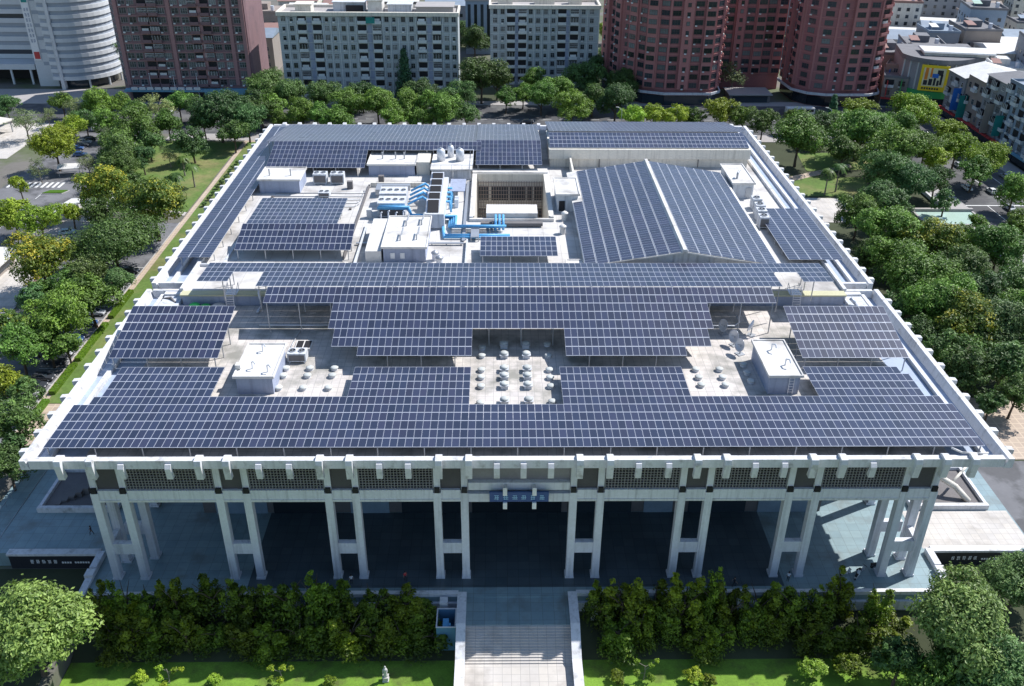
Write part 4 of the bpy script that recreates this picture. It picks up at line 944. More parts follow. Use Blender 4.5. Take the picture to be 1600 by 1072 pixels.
for i in range(4):
    z=24.5+i*.32; x=-12.6+i*.42
    pipe('light blue pipe turning round the plant to the well, %s from inside'%ORD[i],[(-27.4+i*.2,80.4-i*.5,z+1.6),(-21.2+i*.1,80.2-i*.5,z+1.6),(-20.4,80-i*.5,z),(x,79.4-i*.5,z),(x,74.6-i*.6,z),(-2.2+i*.3,74.6-i*.6,z)],.27,group=PB)
for i in range(3):
    pipe('light blue riser bending up behind the well hood, %s from the left'%ORD[i],[(-3.4+i*.75,73.4,24.4),(-3.4+i*.75,73.4,25.9),(-3.4+i*.75,76.6,26.2),(-3.4+i*.75,76.6,24.2)],.24,group=PB)
for i in range(4):
    y=83+i*2.6; pipe('light blue header across the chiller bank, %s from the front'%ORD[i],[(-21.4,y,26.0),(-18.4,y,27.6),(-17.3,y,26.8),(-12.8,y,26.6),(-12.6,y,24.3)],.25,group=PB)
for i in range(2):
    pipe('light blue return pipe on the roof deck, %s line'%['upper','lower'][i],[(-25.8+i*.3,76.9-i*1.0,24.45),(-14,76.9-i*1.0,24.45),(-13.4,70.6-i*1.0,24.45),(-.6,70.6-i*1.0,24.45)],.28,group=PB)
# dishes in the right pit
for i,(x,y,rz) in enumerate(((33.8,35.2,.4),(34.7,31.6,.5),(35.0,28.8,.45),(38.2,34.8,-.6))):
    t=thing('satellite_dish','grey satellite dish in the right pit, %s'%['farthest of the row of three','middle of the row of three','nearest of the row of three','standing alone beside the row'][i],'satellite dish',(x,y,ZD),rz,'dishes in the right pit')
    b=MB(); b.bar((0,0,0),(0,0,1.5),.16); b.box(-.6,.6,-.6,.6,0,.12); part('mast',b,M['steel'],t)
    b=MB(); pr=[(.05,0),(.6,.1),(1.1,.32),(1.35,.55),(1.32,.58),(1.05,.36),(.55,.15),(.05,.05)]; b.lathe(0,0,pr,18)
    d=part('reflector',b,M['alu'],t,True); d.rotation_euler=(0,math.radians(-74),0); d.location=(.1,0,1.6); d.scale=(.8,.8,.8)
    b=MB(); b.bar((0,0,1.6),(-1.0,0,2.1),.07); part('feed_arm',b,M['steel'],t)
# sloped white steps / pallets near the dark left array
t=thing('tool_pile','scatter of small cases at the right foot of the dark left array','tools',(-30,57.5,ZR))
for x,y,s,m in ((-.6,.4,.35,'cream'),(.5,.1,.4,'black'),(1.2,-.5,.3,'cream')):
    b=MB(); b.box(x-s,x+s,y-s*.7,y+s*.7,0,s*1.2); part('case',b,M[m],t)

# clutter on the rear roof: trays, ducts, low walls, cabinets
def clutter(name,cat,label,boxes,m,z=ZR,group='fittings on the rear roof'):
    x=sum(b_[0]+b_[1] for b_ in boxes)/(2*len(boxes)); y=sum(b_[2]+b_[3] for b_ in boxes)/(2*len(boxes)); o=(x,y,z)
    b=MB(o)
    for q in boxes: b.box(q[0],q[1],q[2],q[3],z+q[4],z+q[5])
    return tag(ob(name,b.mesh(name,M[m]),None,o),label,cat,group)
def legs(x0,x1,y,n,h): return [(x0+(x1-x0)*k/(n-1)-.1,x0+(x1-x0)*k/(n-1)+.1,y-.1,y+.1,0,h) for k in range(n)]
clutter('cable_tray','cable tray','long galvanised cable tray in front of the chillers',[(-30,-9.5,66.5,67.1,.35,.5)]+legs(-29.5,-10,66.8,8,.35),'steel')
clutter('cable_tray','cable tray','galvanised cable tray running back beside the light well',[(-9.9,-9.3,68,101,.3,.45)]+[(-9.7,-9.5,68.5+k*4,68.7+k*4,0,.3) for k in range(9)],'steel')
clutter('cable_tray','cable tray','cable tray between the pale left array and the chillers',[(-31.6,-31.1,60,99,.3,.42)]+[(-31.45,-31.25,61+k*5,61.2+k*5,0,.3) for k in range(8)],'concdark')
clutter('low_wall','wall','low roof wall left of the big plant house',[(-29.2,-28.8,47.5,76,0,.7)],'wallw')
clutter('low_wall','wall','low roof wall right of the big plant house',[(-9,-8.7,47.5,68,0,.8)],'wallw')
clutter('low_wall','wall','low roof wall across the deck behind the chillers',[(-31,-19,98.4,98.8,0,1.0)],'cream')
clutter('low_wall','wall','low roof wall along the left front of the rear deck',[(-57,-52.5,57,57.4,0,.5),(-52.9,-52.5,57.401,86,0,.5)],'wallw')
clutter('roof_duct','duct','fat white duct from the chiller bank to the tank platform',[(-17,-15.6,96.5,101.9,.5,1.8),(-17.2,-15.4,98,98.5,.4,1.9)],'alu')
clutter('roof_duct','duct','grey duct elbow behind the four fan chillers',[(-28,-22,94.5,95.8,.6,1.8),(-29.2,-28.001,92,95.8,.6,1.8)],'steel')
clutter('roof_duct','duct','grey flat duct before the light well hood',[(-6,6,75.5,76.6,.3,.9),(-6.4,-6.001,75.3,76.8,.2,1.0)],'concdark')
clutter('control_cabinet','cabinet','pale control cabinet left of the near chiller',[(-29.6,-28.6,80,81.2,0,1.9)],'wallw')
clutter('control_cabinet','cabinet','pale control cabinet pair right of the chiller bank',[(-12,-11.2,86,87,0,1.8),(-12,-11.2,87.4,88.4,0,1.8)],'alu')
clutter('control_cabinet','cabinet','dark control cabinet by the far left condensers',[(-36,-34.8,97,98,0,1.7)],'concdark')
clutter('condenser_block','air conditioner','row of three dark condensers at the foot of the tank platform',[(-29.6+k*1.7,-28.4+k*1.7,101,102,.2,1.6) for k in range(1)],'concdark')
clutter('step_bridge','bridge','small grey step bridge over the pipes near the well',[(-8.2,-6.6,68.4,73,.9,1.05),(-8.2,-8.05,68.4,68.6,0,.9),(-6.75,-6.6,68.4,68.6,0,.9),(-8.2,-8.05,72.8,73,0,.9),(-6.75,-6.6,72.8,73,0,.9)],'steel')
clutter('roof_wall','wall','tall cream wall joining the stair house to the rear hall',[(13.7,14.1,93.6,112,0,2.6)],'cream')
clutter('shade_roof','roof','grey corrugated shade roof beside the chiller bank',[(-13.2,-9.9,89.5,97,2.3,2.45),(-13.1,-12.9,89.6,89.8,0,2.3),(-10.2,-10,89.6,89.8,0,2.3),(-13.1,-12.9,96.7,96.9,0,2.3),(-10.2,-10,96.7,96.9,0,2.3)],'penthouse')
pr_=random.Random(8)
for i in range(9):
    x=pr_.uniform(-52,-33); y=pr_.uniform(82,92)
    clutter('drain_cowl','drain','small dark drain cowl on the left rear deck, %s of its scatter from the left'%ORD[i],[(-51.5+i*2.2,-51.0+i*2.2,y,y+.5,0,.35)],'concdark',group='drain cowls on the rear deck')
for i in range(5): pipe('thin grey conduit crossing the left rear deck, %s from the front'%ORD[i],[(-51,86.2+i*2.0,24.12),(-33+i*.3,86.4+i*2.0,24.12),(-32.2,88+i*2,24.12)],.09,'steel','roof_pipe',group='thin conduits on the rear deck')
for i in range(4): pipe('pale vertical exhaust pipe before the chillers, %s from the left'%ORD[i],[(-26.4+i*1.5,77.6,24),(-26.4+i*1.5,77.6,26.2+.3*(i%2)),(-26.1+i*1.5,77.2,26.5+.3*(i%2))],.16,'alu','exhaust_pipe',group='exhaust pipes before the chillers')
for i in range(4): acunit('small side blowing condenser along the stair house wall, %s from the front'%ORD[i],15.2-.9,84+i*2.2,ZR,.9,1.1,1.3,1,'small condensers by the stair house')
# ------------------------------------------------------------------ trees and plants
def crown_mesh(seed,R,H,z0,nclump,nleaf,s,shape='round',nlobe=6,dens=1):
    # leaves gathered in clumps, the clumps on several unequal lobes, so the outline is uneven and open
    r=random.Random(seed); vs=[];fs=[];tint=[]
    cz=(z0+H)/2; rz=(H-z0)/2
    lobes=[]
    if shape=='round':
        lobes=[(Vector((r.uniform(-.12,.12)*R,r.uniform(-.12,.12)*R,cz+rz*.12)),.55*R,.78*rz)]
        for k in range(nlobe):
            a=2*PI*k/nlobe+r.uniform(-.4,.4); q=r.uniform(.42,.72); f=r.uniform(.30,.5)
            lobes.append((Vector((math.cos(a)*R*q,math.sin(a)*R*q,cz+rz*r.uniform(-.5,.5))),f*R,f*rz*r.uniform(.85,1.25)))
    spires=[]
    if shape=='column':
        for k in range(nlobe): 
            a=r.uniform(0,2*PI); q=r.random()**.6*.8; spires.append((math.cos(a)*R*q,math.sin(a)*R*q,H*r.uniform(.55,1.0)*(1-.25*q),r.uniform(-.25,.25),r.uniform(-.25,.25)))
    for c in range(nclump):
        tn_=r.random()
        if shape=='round':
            lb=lobes[0] if r.random()<.3 else r.choice(lobes[1:])
            d=Vector((r.gauss(0,1),r.gauss(0,1),r.gauss(.35,.9))).normalized(); k=r.uniform(.72,1.05)
            C=lb[0]+Vector((d.x*lb[1]*k,d.y*lb[1]*k,d.z*lb[2]*k)); rc=R*r.uniform(.10,.20); out=d
        elif shape=='cone':
            t=c/nclump; a=c*2.4+r.uniform(-.3,.3); q=(1-t)**.9*r.uniform(.45,1.0)
            C=Vector((math.cos(a)*R*q,math.sin(a)*R*q,z0+(H-z0)*t-.1*R*q)); rc=R*r.uniform(.14,.24); out=Vector((math.cos(a),math.sin(a),.3)).normalized()
        else:
            sx,sy,sh,lx,ly=r.choice(spires); t=r.random()**.8; C=Vector((sx+lx*t*sh*.3,sy+ly*t*sh*.3,z0+(sh-z0)*t)); rc=R*(.30*(1-t)+.09); a=r.uniform(0,2*PI); C+=Vector((math.cos(a),math.sin(a),0))*rc*.8; out=Vector((math.cos(a),math.sin(a),.2)).normalized()
            tn_=min(1,max(0,t*.5+r.uniform(-.1,.5)))  # tint rises up each spire: shaded foot and sunlit tip put into colour
        for l in range(nleaf):
            while True:
                e=Vector((r.uniform(-1,1),r.uniform(-1,1),r.uniform(-1,1)))
                if .1<e.length<1: break
            P=C+Vector((e.x*1.2,e.y*1.2,e.z*.75))*rc
            nrm=(out*.55+e.normalized()*.5+Vector((0,0,.5))+Vector((r.uniform(-1,1),r.uniform(-1,1),r.uniform(-1,1)))*.8).normalized()
            a=nrm.orthogonal().normalized(); ang=r.uniform(0,2*PI); bb=nrm.cross(a)
            a,bb=a*math.cos(ang)+bb*math.sin(ang),bb*math.cos(ang)-a*math.sin(ang)
            l1=s*r.uniform(.6,1.4); l2=l1*r.uniform(.35,.6); n=len(vs)
            vs+=[tuple(P+a*l1),tuple(P+bb*l2+nrm*l2*.3),tuple(P-a*l1),tuple(P-bb*l2+nrm*l2*.3)]
            fs.append((n,n+1,n+2,n+3)); tint.append(tn_)
    me=bpy.data.meshes.new('crown'); me.from_pydata(vs,[],fs); me.materials.append(L['M'])
    at=me.attributes.new('tint','FLOAT','FACE'); at.data.foreach_set('value',tint); me.update()
    return me
def trunk_mesh(seed,R,H,z0,nl=5,r0=.3):
    r=random.Random(seed); b=MB(); top=z0+(H-z0)*.45
    pts=[(0,0,0,r0),(r.uniform(-.2,.2),r.uniform(-.2,.2),z0*.6,r0*.8),(r.uniform(-.4,.4),r.uniform(-.4,.4),top,r0*.5)]
    def limb(p,q,ra,rb):
        p=Vector(p);q=Vector(q);d=(q-p).normalized(); a=d.orthogonal().normalized(); c=d.cross(a); vs=[]
        for P,rr in ((p,ra),(q,rb)):
            for k in range(7): vs.append(P+a*rr*math.cos(2*PI*k/7)+c*rr*math.sin(2*PI*k/7))
        b.add(vs,[(i,(i+1)%7,7+(i+1)%7,7+i) for i in range(7)]+[tuple(range(7,14))])
    for p,q in zip(pts,pts[1:]): limb(p[:3],q[:3],p[3],q[3])
    for k in range(nl):
        a=2*PI*k/nl+r.random(); f=r.uniform(.25,.95); s=Vector(pts[1][:3]).lerp(Vector(pts[2][:3]),f)
        m=s+Vector((math.cos(a)*R*.35,math.sin(a)*R*.35,(H-z0)*.2)); e=s+Vector((math.cos(a)*R*.68,math.sin(a)*R*.68,(H-z0)*.32))
        limb(s,m,r0*.42,r0*.28); limb(m,e,r0*.28,r0*.1)
    return b.mesh('trunk',M['bark'])
PROTO={}
def proto(key,seed,R,H,z0,nc,nl,s,**k): PROTO.setdefault(key,[]).append((crown_mesh(seed,R,H,z0,nc,nl,s,**k),trunk_mesh(seed,R,H,z0,r0=.1+R*.045),R,H))
for i in range(4): proto('S',10+i,3.0,7.2,1.9,150,20,.23,nlobe=4)
for i in range(5): proto('N',20+i,4.8,10.4,2.3,270,24,.26,nlobe=5+i%3)
for i in range(5): proto('G',30+i,7.2,14,2.6,480,28,.29,nlobe=6+i%3)
for i in range(3): proto('T',35+i,4.8,10.4,2.4,150,18,.20,nlobe=7)
for i in range(2): proto('W',40+i,11.5,12.5,3.6,900,26,.30,nlobe=10)
for i in range(2): proto('C',50+i,3.2,13.5,1.0,190,24,.26,shape='cone')
for i in range(2): proto('B',55+i,7,14.5,2.2,900,34,.27,nlobe=9)
for i in range(6): proto('H',60+i,2.5,7.4,.2,150,22,.19,shape='column',nlobe=5+i%4)
tn=random.Random(5)
def tree(x,y,R,H,kind,label,group,name='tree',z=GZ):
    t=thing(name,label,'tree',(x,y,z),tn.uniform(0,2*PI),group)
    if kind in 'CBH': key=kind
    elif kind=='P': key='T'
    elif kind=='D' and R>9.5: key='W'
    elif kind=='O' and y<5: key='B'
    else: key='S' if R<3.9 else 'N' if R<6 else 'G'
    pr=tn.choice(PROTO[key]); f=R/pr[2]; h=H/pr[3]
    t.scale=(1,1,1)
    c=ob('crown',pr[0],t); c.scale=(f*tn.uniform(.94,1.08),f*tn.uniform(.94,1.08),h)
    c.material_slots[0].link='OBJECT'; c.material_slots[0].material=L[kind]
    k=ob('trunk',pr[1],t); k.scale=(f,f,h)
    if kind=='P': k.material_slots[0].link='OBJECT'; k.material_slots[0].material=M['pbark']
    return t
KN={'M':'mid green leafy tree','Y':'bright yellow green round tree','D':'dark green dense tree','F':'yellow flowering broad tree','P':'pale sparse tree','C':'tall dark conifer','B':'bright large leaved tree','O':'olive green small leaved tree'}
KN2={'M':'leafy_tree','Y':'round_tree','D':'dense_tree','F':'flowering_tree','P':'sparse_tree','C':'conifer','B':'large_leaved_tree','O':'olive_tree'}
def lawnz(y): return -2.6+max(-2.4,(y+1)*.37) if y<-1 else GZ
for x,y,R,H,k,wd in TREES:
    zz=lawnz(y) if y<-1 and abs(x)<60.5 else GZ; H+=GZ-zz
    tree(x,y,R*.98,H,k,KN[k]+' '+wd,'trees left of the hall' if x<-62 and y<262 else 'trees right of the hall' if x>66 and y<222 else 'trees behind the hall' if y>100 else 'trees in front of the hall',KN2[k],zz)
# screen of narrow evergreen trees before the terrace
hx=[-57.5,-54,-50.5,-47,-43.5,-39.8,-36,-32,-28.3,-24.4,-20.8,-17.2,-13.8]
hx2=[11.5,15.2,18.8,22.5,26.2,30,33.8,37.6,41.4,45.3,49.5]
for s,xs in (('left',hx),('right',hx2)):
    for i,x in enumerate(xs):
        k=i if s=='right' else len(xs)-1-i
        for row,y in ((0,-2.6),(1,-5.6)):
            yy=y+tn.uniform(-.6,.6); hh=tn.uniform(6.4,10.2) if row==0 else tn.uniform(3.4,6.8)
            if x>44 and row: hh*=.8
            if s=='left' and i>10: hh*=.75
            tree(x+tn.uniform(-.8,.8)+row*1.7,yy,tn.uniform(2.5,3.6),hh-lawnz(yy)+GZ,'H','upright evergreen %s of the stair, %s outward in the %s row'%(s,ORD[k],'terrace' if row==0 else 'lawn'),'evergreen screen before the terrace','evergreen_tree',lawnz(yy))
# topiary cloud trees, small shrubs on the lawn
for i,(x,y,bs) in enumerate(((-46.5,-11.0,[(-.9,0,2.9,.62),(.9,.2,2.2,.58),(-.9,-.4,1.4,.72),(-.3,-.9,.75,.6),(1.9,.1,2.6,.4)]),(-31.7,-11.1,[(-1.1,.1,2.7,.6),(.4,.3,2.5,.6),(1.5,.2,2.7,.45),(-1.2,-.5,1.4,.62),(.2,-.6,1.3,.68)]),(16.5,-10.9,[(-1.1,.4,3.1,.5),(-1.1,-.4,1.8,.68),(.9,.3,2.4,.5),(.8,-.6,1.2,.7),(1.6,.6,3.0,.4)]))):
    t=thing('topiary_tree',['cloud pruned topiary with five balls, leftmost on the lawn','cloud pruned topiary left of the stone statue','cloud pruned topiary right of the front stair'][i],'topiary',(x,y,LZ+.05),0,'topiary trees on the lawn')
    b=MB(); b.bar((0,0,0),(.1,.1,1.4),.16,n=6); b.bar((.1,.1,1.4),(0,.1,2.6),.12,n=6)
    for q in bs: b.bar((.05,.1,max(.4,q[2]-.6)),q[:3],.07,n=5)
    part('stem',b,M['pbark'],t)
    for q in bs:
        c=ob('foliage_ball',crown_mesh(90+int(q[3]*100),q[3]*.85,q[3]*.9,-q[3]*.9,90,14,.07,nlobe=9),t,q[:3]); c.material_slots[0].link='OBJECT'; c.material_slots[0].material=L['Y']
def shrub(x,y,R,H,k,label,group,name='shrub',z=GZ):
    t=thing(name,label,'shrub',(x,y,z),tn.uniform(0,6),group); pr=PROTO['S'][tn.randrange(3)]
    c=ob('foliage',pr[0],t,(0,0,-H*.25)); c.scale=(R/3.0,R/3.0,H*1.25/7.2); c.material_slots[0].link='OBJECT'; c.material_slots[0].material=L[k]
for i,(x,y,r) in enumerate(((-55.4,-8.2,1.7),(-50.2,-11.2,1.2),(13.0,-11.4,1.2),(22.8,-11.3,1.4),(25,-11.8,1.1),(39,-10.6,2.0),(43.4,-10.2,2.2),(-40.2,-11.4,1.1),(-25.2,-11.6,.9))):
    shrub(x,y,r,r*1.7,'Y' if i%2 else 'H','rounded lawn shrub at the sunny lawn edge, %s from the left'%ORD[sorted([-55.4,-50.2,13.0,22.8,25,39,43.4,-40.2,-25.2]).index(x)],'shrubs on the front lawn',z=LZ+.05)
for i in range(9):
    shrub(-87.2+.25*i*.2,154+i*4.6,.95,1.5,'D','small clipped shrub along the left lawn walk, %s from near end'%ORD[i],'shrub row along the left lawn walk',z=GZ+.12)
# clipped hedges beside the car park
for i,(y0,y1) in enumerate(((46.5,52.5),(55,66),(67.5,83),(86,99))):
    t=thing('clipped_hedge','low clipped hedge beside the tan walkway, %s from the near end'%ORD[i],'hedge',(-89,(y0+y1)/2,GZ+.12),0,'hedges along the tan walkway')
    b=MB(); l=(y1-y0)/2; b.box(-.6,.6,-l,l,0,.85); part('hedge_body',b,L['HC'],t)
    r=random.Random(i); v=[];f=[]
    for k in range(int(l*260)):
        P=Vector((r.uniform(-.68,.68),r.uniform(-l,l),r.uniform(.2,.95))); 
        if abs(P.x)<.55 and P.z<.8: continue
        a=Vector((r.uniform(-1,1),r.uniform(-1,1),r.uniform(-1,1))).normalized(); c=a.orthogonal().normalized(); n=len(v)
        v+=[P+a*.14,P+c*.08,P-a*.14,P-c*.08]; f.append((n,n+1,n+2,n+3))
    b=MB(); b.add(v,f); part('leaves',b,L['HC'],t)
# palms
def palm(x,y,h,label):
    t=thing('palm_tree',label,'palm',(x,y,GZ),tn.uniform(0,6),'palms beside the hall')
    b=MB(); b.lathe(0,0,[(.28,0),(.2,h*.3),(.17,h)],8); part('trunk',b,M['pbark'],t)
    b=MB(); r=random.Random(int(x*10))
    for k in range(16):
        a=2*PI*k/16+r.uniform(-.1,.1); up=r.uniform(.1,.9); pts=[]
        for s in range(6):
            f=s/5; pts.append(Vector((math.cos(a)*2.6*f,math.sin(a)*2.6*f,h+up*2.0*f-2.6*f*f)))
        w=Vector((-math.sin(a),math.cos(a),0))
        for p,q,f in zip(pts,pts[1:],(0.2,.5,.55,.45,.3)):
            for sg in (-1,1):
                b.add([p,q,q+w*sg*f-Vector((0,0,.22*f)),p+w*sg*f-Vector((0,0,.22*f))],[(0,1,2,3)])
    part('fronds',b,L['M'],t)
for x,y,h,lab in ((95.1,164.5,8,'tall palm with a clean trunk on the small right lawn, left of a pair'),(99.2,167.2,8.5,'tall palm with a clean trunk on the small right lawn, right of a pair'),(-100.4,180,6,'short palm at the shaded side of the left lawn'),(-94.5,170,7,'slender palm near the tan walkway on the left lawn'),(-98.2,166,5.5,'small palm at the near edge of the left lawn')): palm(x,y,h,lab)
# ------------------------------------------------------------------ apartment blocks and city
M['greywall']=mat('grey_tile_wall',(.44,.48,.50),.75,var=.12,stain=((.30,.33,.35),.25,.5,.75))
M['greyfin']=mat('pale_fin',(.60,.63,.64),.75,var=.1)
M['brown']=mat('brown_tile_wall',(.21,.13,.14),.75,var=.15,stain=((.15,.10,.11),.2,.5,.75))
M['pinkpier']=mat('pink_brown_pier',(.34,.19,.19),.75,var=.12)
M['red']=mat('red_brown_tile',(.33,.135,.14),.7,var=.15,stain=((.24,.11,.12),.2,.5,.75))
M['redlight']=mat('lighter_red_tile',(.40,.17,.165),.7,var=.12)
M['frame']=mat('window_frame',(.30,.31,.33),.5,metal=.3,objvar=.4)
M['framedark']=mat('bronze_frame',(.07,.06,.06),.5,objvar=.5)
M['acwhite']=mat('cabinet_white',(.66,.67,.66),.5,var=.06,objvar=.15)
M['curtain']=mat('curtain_glass',(.11,.12,.125),.25,objvar=.8,var=.3,scale=1.2)
M['shutter']=mat('teal_shutter',(.02,.24,.22),.6)
M['shopblue']=mat('blue_canopy',(.16,.36,.48),.5,var=.1)
M['signy']=mat('yellow_board',(.85,.60,.02),.5,var=.06)
M['signg']=mat('green_band',(.04,.34,.10),.5)
M['signr']=mat('red_board',(.5,.05,.05),.5); M['signb']=mat('bright_blue_board',(.03,.16,.55),.5); M['signo']=mat('orange_board',(.8,.25,.03),.5)
def winmesh(name,w,h,fr='frame',gl='glass',nb=1,ac=False):
    b=MB(); d=.09
    b.box(-w/2,w/2,-.05,-.01,0,h,1)
    b.box(-w/2-.08,w/2+.08,-d-.05,-.01,-.1,0,0); b.box(-w/2-.08,w/2+.08,-d-.06,-.01,h,h+.08,0)
    for i in range(nb+2):
        x=-w/2+w*i/(nb+1); b.box(x-.05,x+.05,-d,-.051,.001,h-.001,0)
    b.box(-w/2+.05,w/2-.05,-d+.01,-.051,h*.62,h*.62+.06,0)
    if ac: b.box(-w/2+.1,-w/2+.9,-.55,-.15,-.55,-.101,2)
    return b.mesh(name,[M[fr],M[gl],M['acwhite']])
def balmesh(style,w,h,par='greyfin'):
    b=MB(); b.box(-w/2,w/2,-.05,-.01,0,h,1)
    b.box(-w/2,w/2,-1.15,-.051,-.18,0,0); b.box(-w/2,w/2,-1.15,-1.03,.001,.95,0)
    b.box(-w/2,-w/2+.12,-1.029,-.051,.001,.95,0); b.box(w/2-.12,w/2,-1.029,-.051,.001,.95,0)
    if style==1:
        for i in range(8): x=-w/2+.05+(w-.1)*i/7; b.box(x-.04,x+.04,-1.12,-1.06,.951,h-.1,2)
        b.box(-w/2,w/2,-1.13,-1.05,h-.1,h,2); b.box(-w/2,w/2,-1.14,-1.04,h*.62,h*.62+.07,2)
    if style==2:
        b.box(-w/2+.05,w/2-.05,-1.1,-1.06,.951,h-.15,3)
        for i in range(4): x=-w/2+.08+(w-.16)*i/3; b.box(x-.05,x+.05,-1.14,-1.03,.951,h-.1,2)
    if style==3:
        b.box(-w/2+.4,w/2-.5,-.5,-.06,.1,1.7,2)
    return b.mesh('balcony',[M[par],M['void'],M['acwhite'],M['curtain']])
M['framew']=mat('white_frame',(.62,.63,.63),.5,objvar=.2)
W1=[winmesh('window',1.5,1.75,gl='glass'),winmesh('window',1.5,1.75,gl='curtain'),winmesh('window',1.5,1.75,ac=True),winmesh('window',1.7,1.9,'framew','curtain',2),winmesh('window',1.3,1.5,'framew','glass',0,True),winmesh('window',1.5,1.75,'frame','glass',1)]
B1=[balmesh(k,3.3,2.75) for k in (0,1,2,3)]
bn=random.Random(11)
def greyblock(label,x0,x1,y0,y1,z1,fl,pattern,fh,side):
    o=((x0+x1)/2,y0,GZ); t=thing('apartment_block',label,'apartment block',o,0,'grey apartment blocks')
    b=MB(o); b.box(x0,x1,y0,y1,GZ,z1); part('wall',b,M['greywall'],t)
    wi=[];bi=[]
    for f in range(fl):
        z=z1-2.9-f*fh
        if z<GZ+1: break
        for k,x in pattern:
            if k=='W': wi.append((bn.choice(W1),Vector((x0+x,y0,z+.55))-Vector(o),(0,0,0)))
            elif k=='B': bi.append((bn.choice(B1+B1[:1]),Vector((x0+x,y0,z))-Vector(o),(0,0,0)))
    rep('window',t,wi,None); rep('balcony',t,bi,None)
    n=0
    for k,x in pattern:
        if k=='F':
            b=MB(o); b.box(x0+x-.14,x0+x+.14,y0-.4,y0-.005,GZ,z1-.9); part('wall_fin',b,M['greyfin'],t)
        if k=='R':
            b=MB(o); b.box(x0+x-.8,x0+x+.8,y0-.03,y0-.002,GZ,z1-.9); part('recess_shade_strip',b,M['penthouse'],t)  # flat strip on the wall, its darker colour standing in for recess shade
    for f in range(fl):
        z=z1-3.2-f*fh
        if z<GZ+1: break
    b=MB(o)
    for f in range(fl): z=z1-3.25-f*fh; b.box(x0,x1,y0-.12,y0-.006,z,z+.16) if z>GZ+1 else None
    part('floor_band',b,M['greyfin'],t)
    b=MB(o); b.box(x0-.5,x1+.5,y0-.7,y0+.6,z1-.3,z1+1.1); b.box(x0-.5,x1+.5,y1-.5,y1+.2,z1+.001,z1+1.1); b.box(x0-.5,x0+.3,y0+.601,y1-.501,z1-.3,z1+1.1); b.box(x1-.3,x1+.5,y0+.601,y1-.501,z1-.3,z1+1.1); part('parapet',b,M['cream'],t)
    b=MB(o); b.box(x0+.301,x1-.301,y0+.601,y1-.501,z1+.001,z1+.1); part('roof_deck',b,M['side'],t)
    b=MB(o); b.box(x1-.25,x1+.1,y0-.45,y0-.002,GZ,z1-.3); part('corner_pier',b,M['white'],t)
    return t,o
mod=lambda a:[('W',a+2),('W',a+5.1),('B',a+9.0),('R',a+11.9),('B',a+14.7),('W',a+18.4),('W',a+21.2),('F',a+3.5),('F',a+6.8),('F',a+16.9),('F',a+19.8)]
t,o=greyblock('long grey apartment block with rooftop sheds and a green shutter',-86.3,-18.2,268,284,30,9,mod(0)+mod(22.7)+mod(45.4)+[('F',22.9),('F',45.6)],3.46,1)
for x0,x1,y0,y1,h,m in ((-80,-74,271,277,3.0,'cream'),(-66,-54,274,281,3.4,'wallw'),(-52.4,-47,271,280,4.6,'white'),(-45,-36,273,281,2.8,'wallw'),(-34,-20,270.5,281,2.4,'side')):
    b=MB(o); b.box(x0,x1,y0,y1,30.11,30.1+h); b.box(x0-.4,x1+.4,y0-.4,y1+.4,30.101+h,30.4+h); part('roof_shed',b,M[m],t)
b=MB(o); b.box(-61,-54.5,272.9,273.9,30.4,32.6); part('shed_window_band',b,M['void'],t)
b=MB(o); b.box(-52.9,-49.6,266.8,267.0,27.2,29.4); part('green_shutter',b,M['shutter'],t)
t,o=greyblock('shorter grey apartment block right of the long one',-6,38,290,304,29.2,9,[('W',2),('W',5),('B',8.4),('R',10.6),('B',13),('W',16.3),('W',19.3),('F',17.8),('F',20.9),('W',22.4),('W',25.5),('B',29),('R',31.2),('B',34),('W',37.6),('W',41),('F',3.5),('F',6.5),('F',14.8),('F',24),('F',27),('F',39.3),('F',36)],3.4,1)
for x0,x1,h in ((-3,3,3.2),(12,20,2.6),(26,31,4)):
    b=MB(o); b.box(x0,x1,294,301,29.31,29.3+h); part('roof_shed',b,M['cream'],t)
# brown block
x0,x1,y0=-146.5,-97.5,266; o=((x0+x1)/2,y0,GZ)
t=thing('apartment_block','tall brown apartment block above a blue shopfront',"apartment block",o)
b=MB(o); b.prism([(x0,y0),(x1-.5,y0),(x1,y0+1.5),(x1,y0+26),(x0-5,y0+26),(x0-5,y0+9)],GZ,46); part('wall',b,M['brown'],t)
W2a=[winmesh('window',2.5,1.9,gl='glass',nb=2),winmesh('window',2.5,1.9,gl='curtain',nb=2,ac=True),winmesh('window',2.5,1.9,gl='glass',nb=1,ac=True)]
W2b=[balmesh(k,3.4,2.6,'brown') for k in (0,1,2,3)]
wi=[];bi=[]
for f in range(13):
    z=4.2+f*3.3
    for k,x in enumerate((3.2,6.4,10.6,14.4,17.4,22.6,26.0,29.4,33.6,37.0,40.6,45.4)):
        if k in (2,3,7,8): bi.append((bn.choice(W2b),(x-24.5,0,z-GZ-.5),(0,0,0)))
        else: wi.append((bn.choice(W2a),(x-24.5,0,z-GZ),(0,0,0)))
    for q in range(3): wi.append((W2a[0],(-24.5-(q+.5)*1.65,9*(q+.5)/3-.1,z-GZ),(0,0,math.atan2(-9,5))))
rep('window',t,wi,None); rep('balcony',t,bi,None)
for x in (.6,20.2,31.6,42.6,47.4):
    b=MB(o); b.box(x0+x-.7,x0+x+.7,y0-.5,y0-.004,4,46); part('wall_pier',b,M['pinkpier'],t)
b=MB(o)
for f in range(13): b.box(x0+1.3,x1-1,y0-.25,y0-.006,3.1+f*3.3,3.45+f*3.3)
part('floor_band',b,M['pinkpier'],t)
b=MB(o); b.box(x0-1,x1+1,y0-3,y0-.01,2.0,2.8); b.box(x0+30,x1+1,y0-3.4,y0-3.001,1.1,3.2); part('shop_canopy',b,M['shopblue'],t)
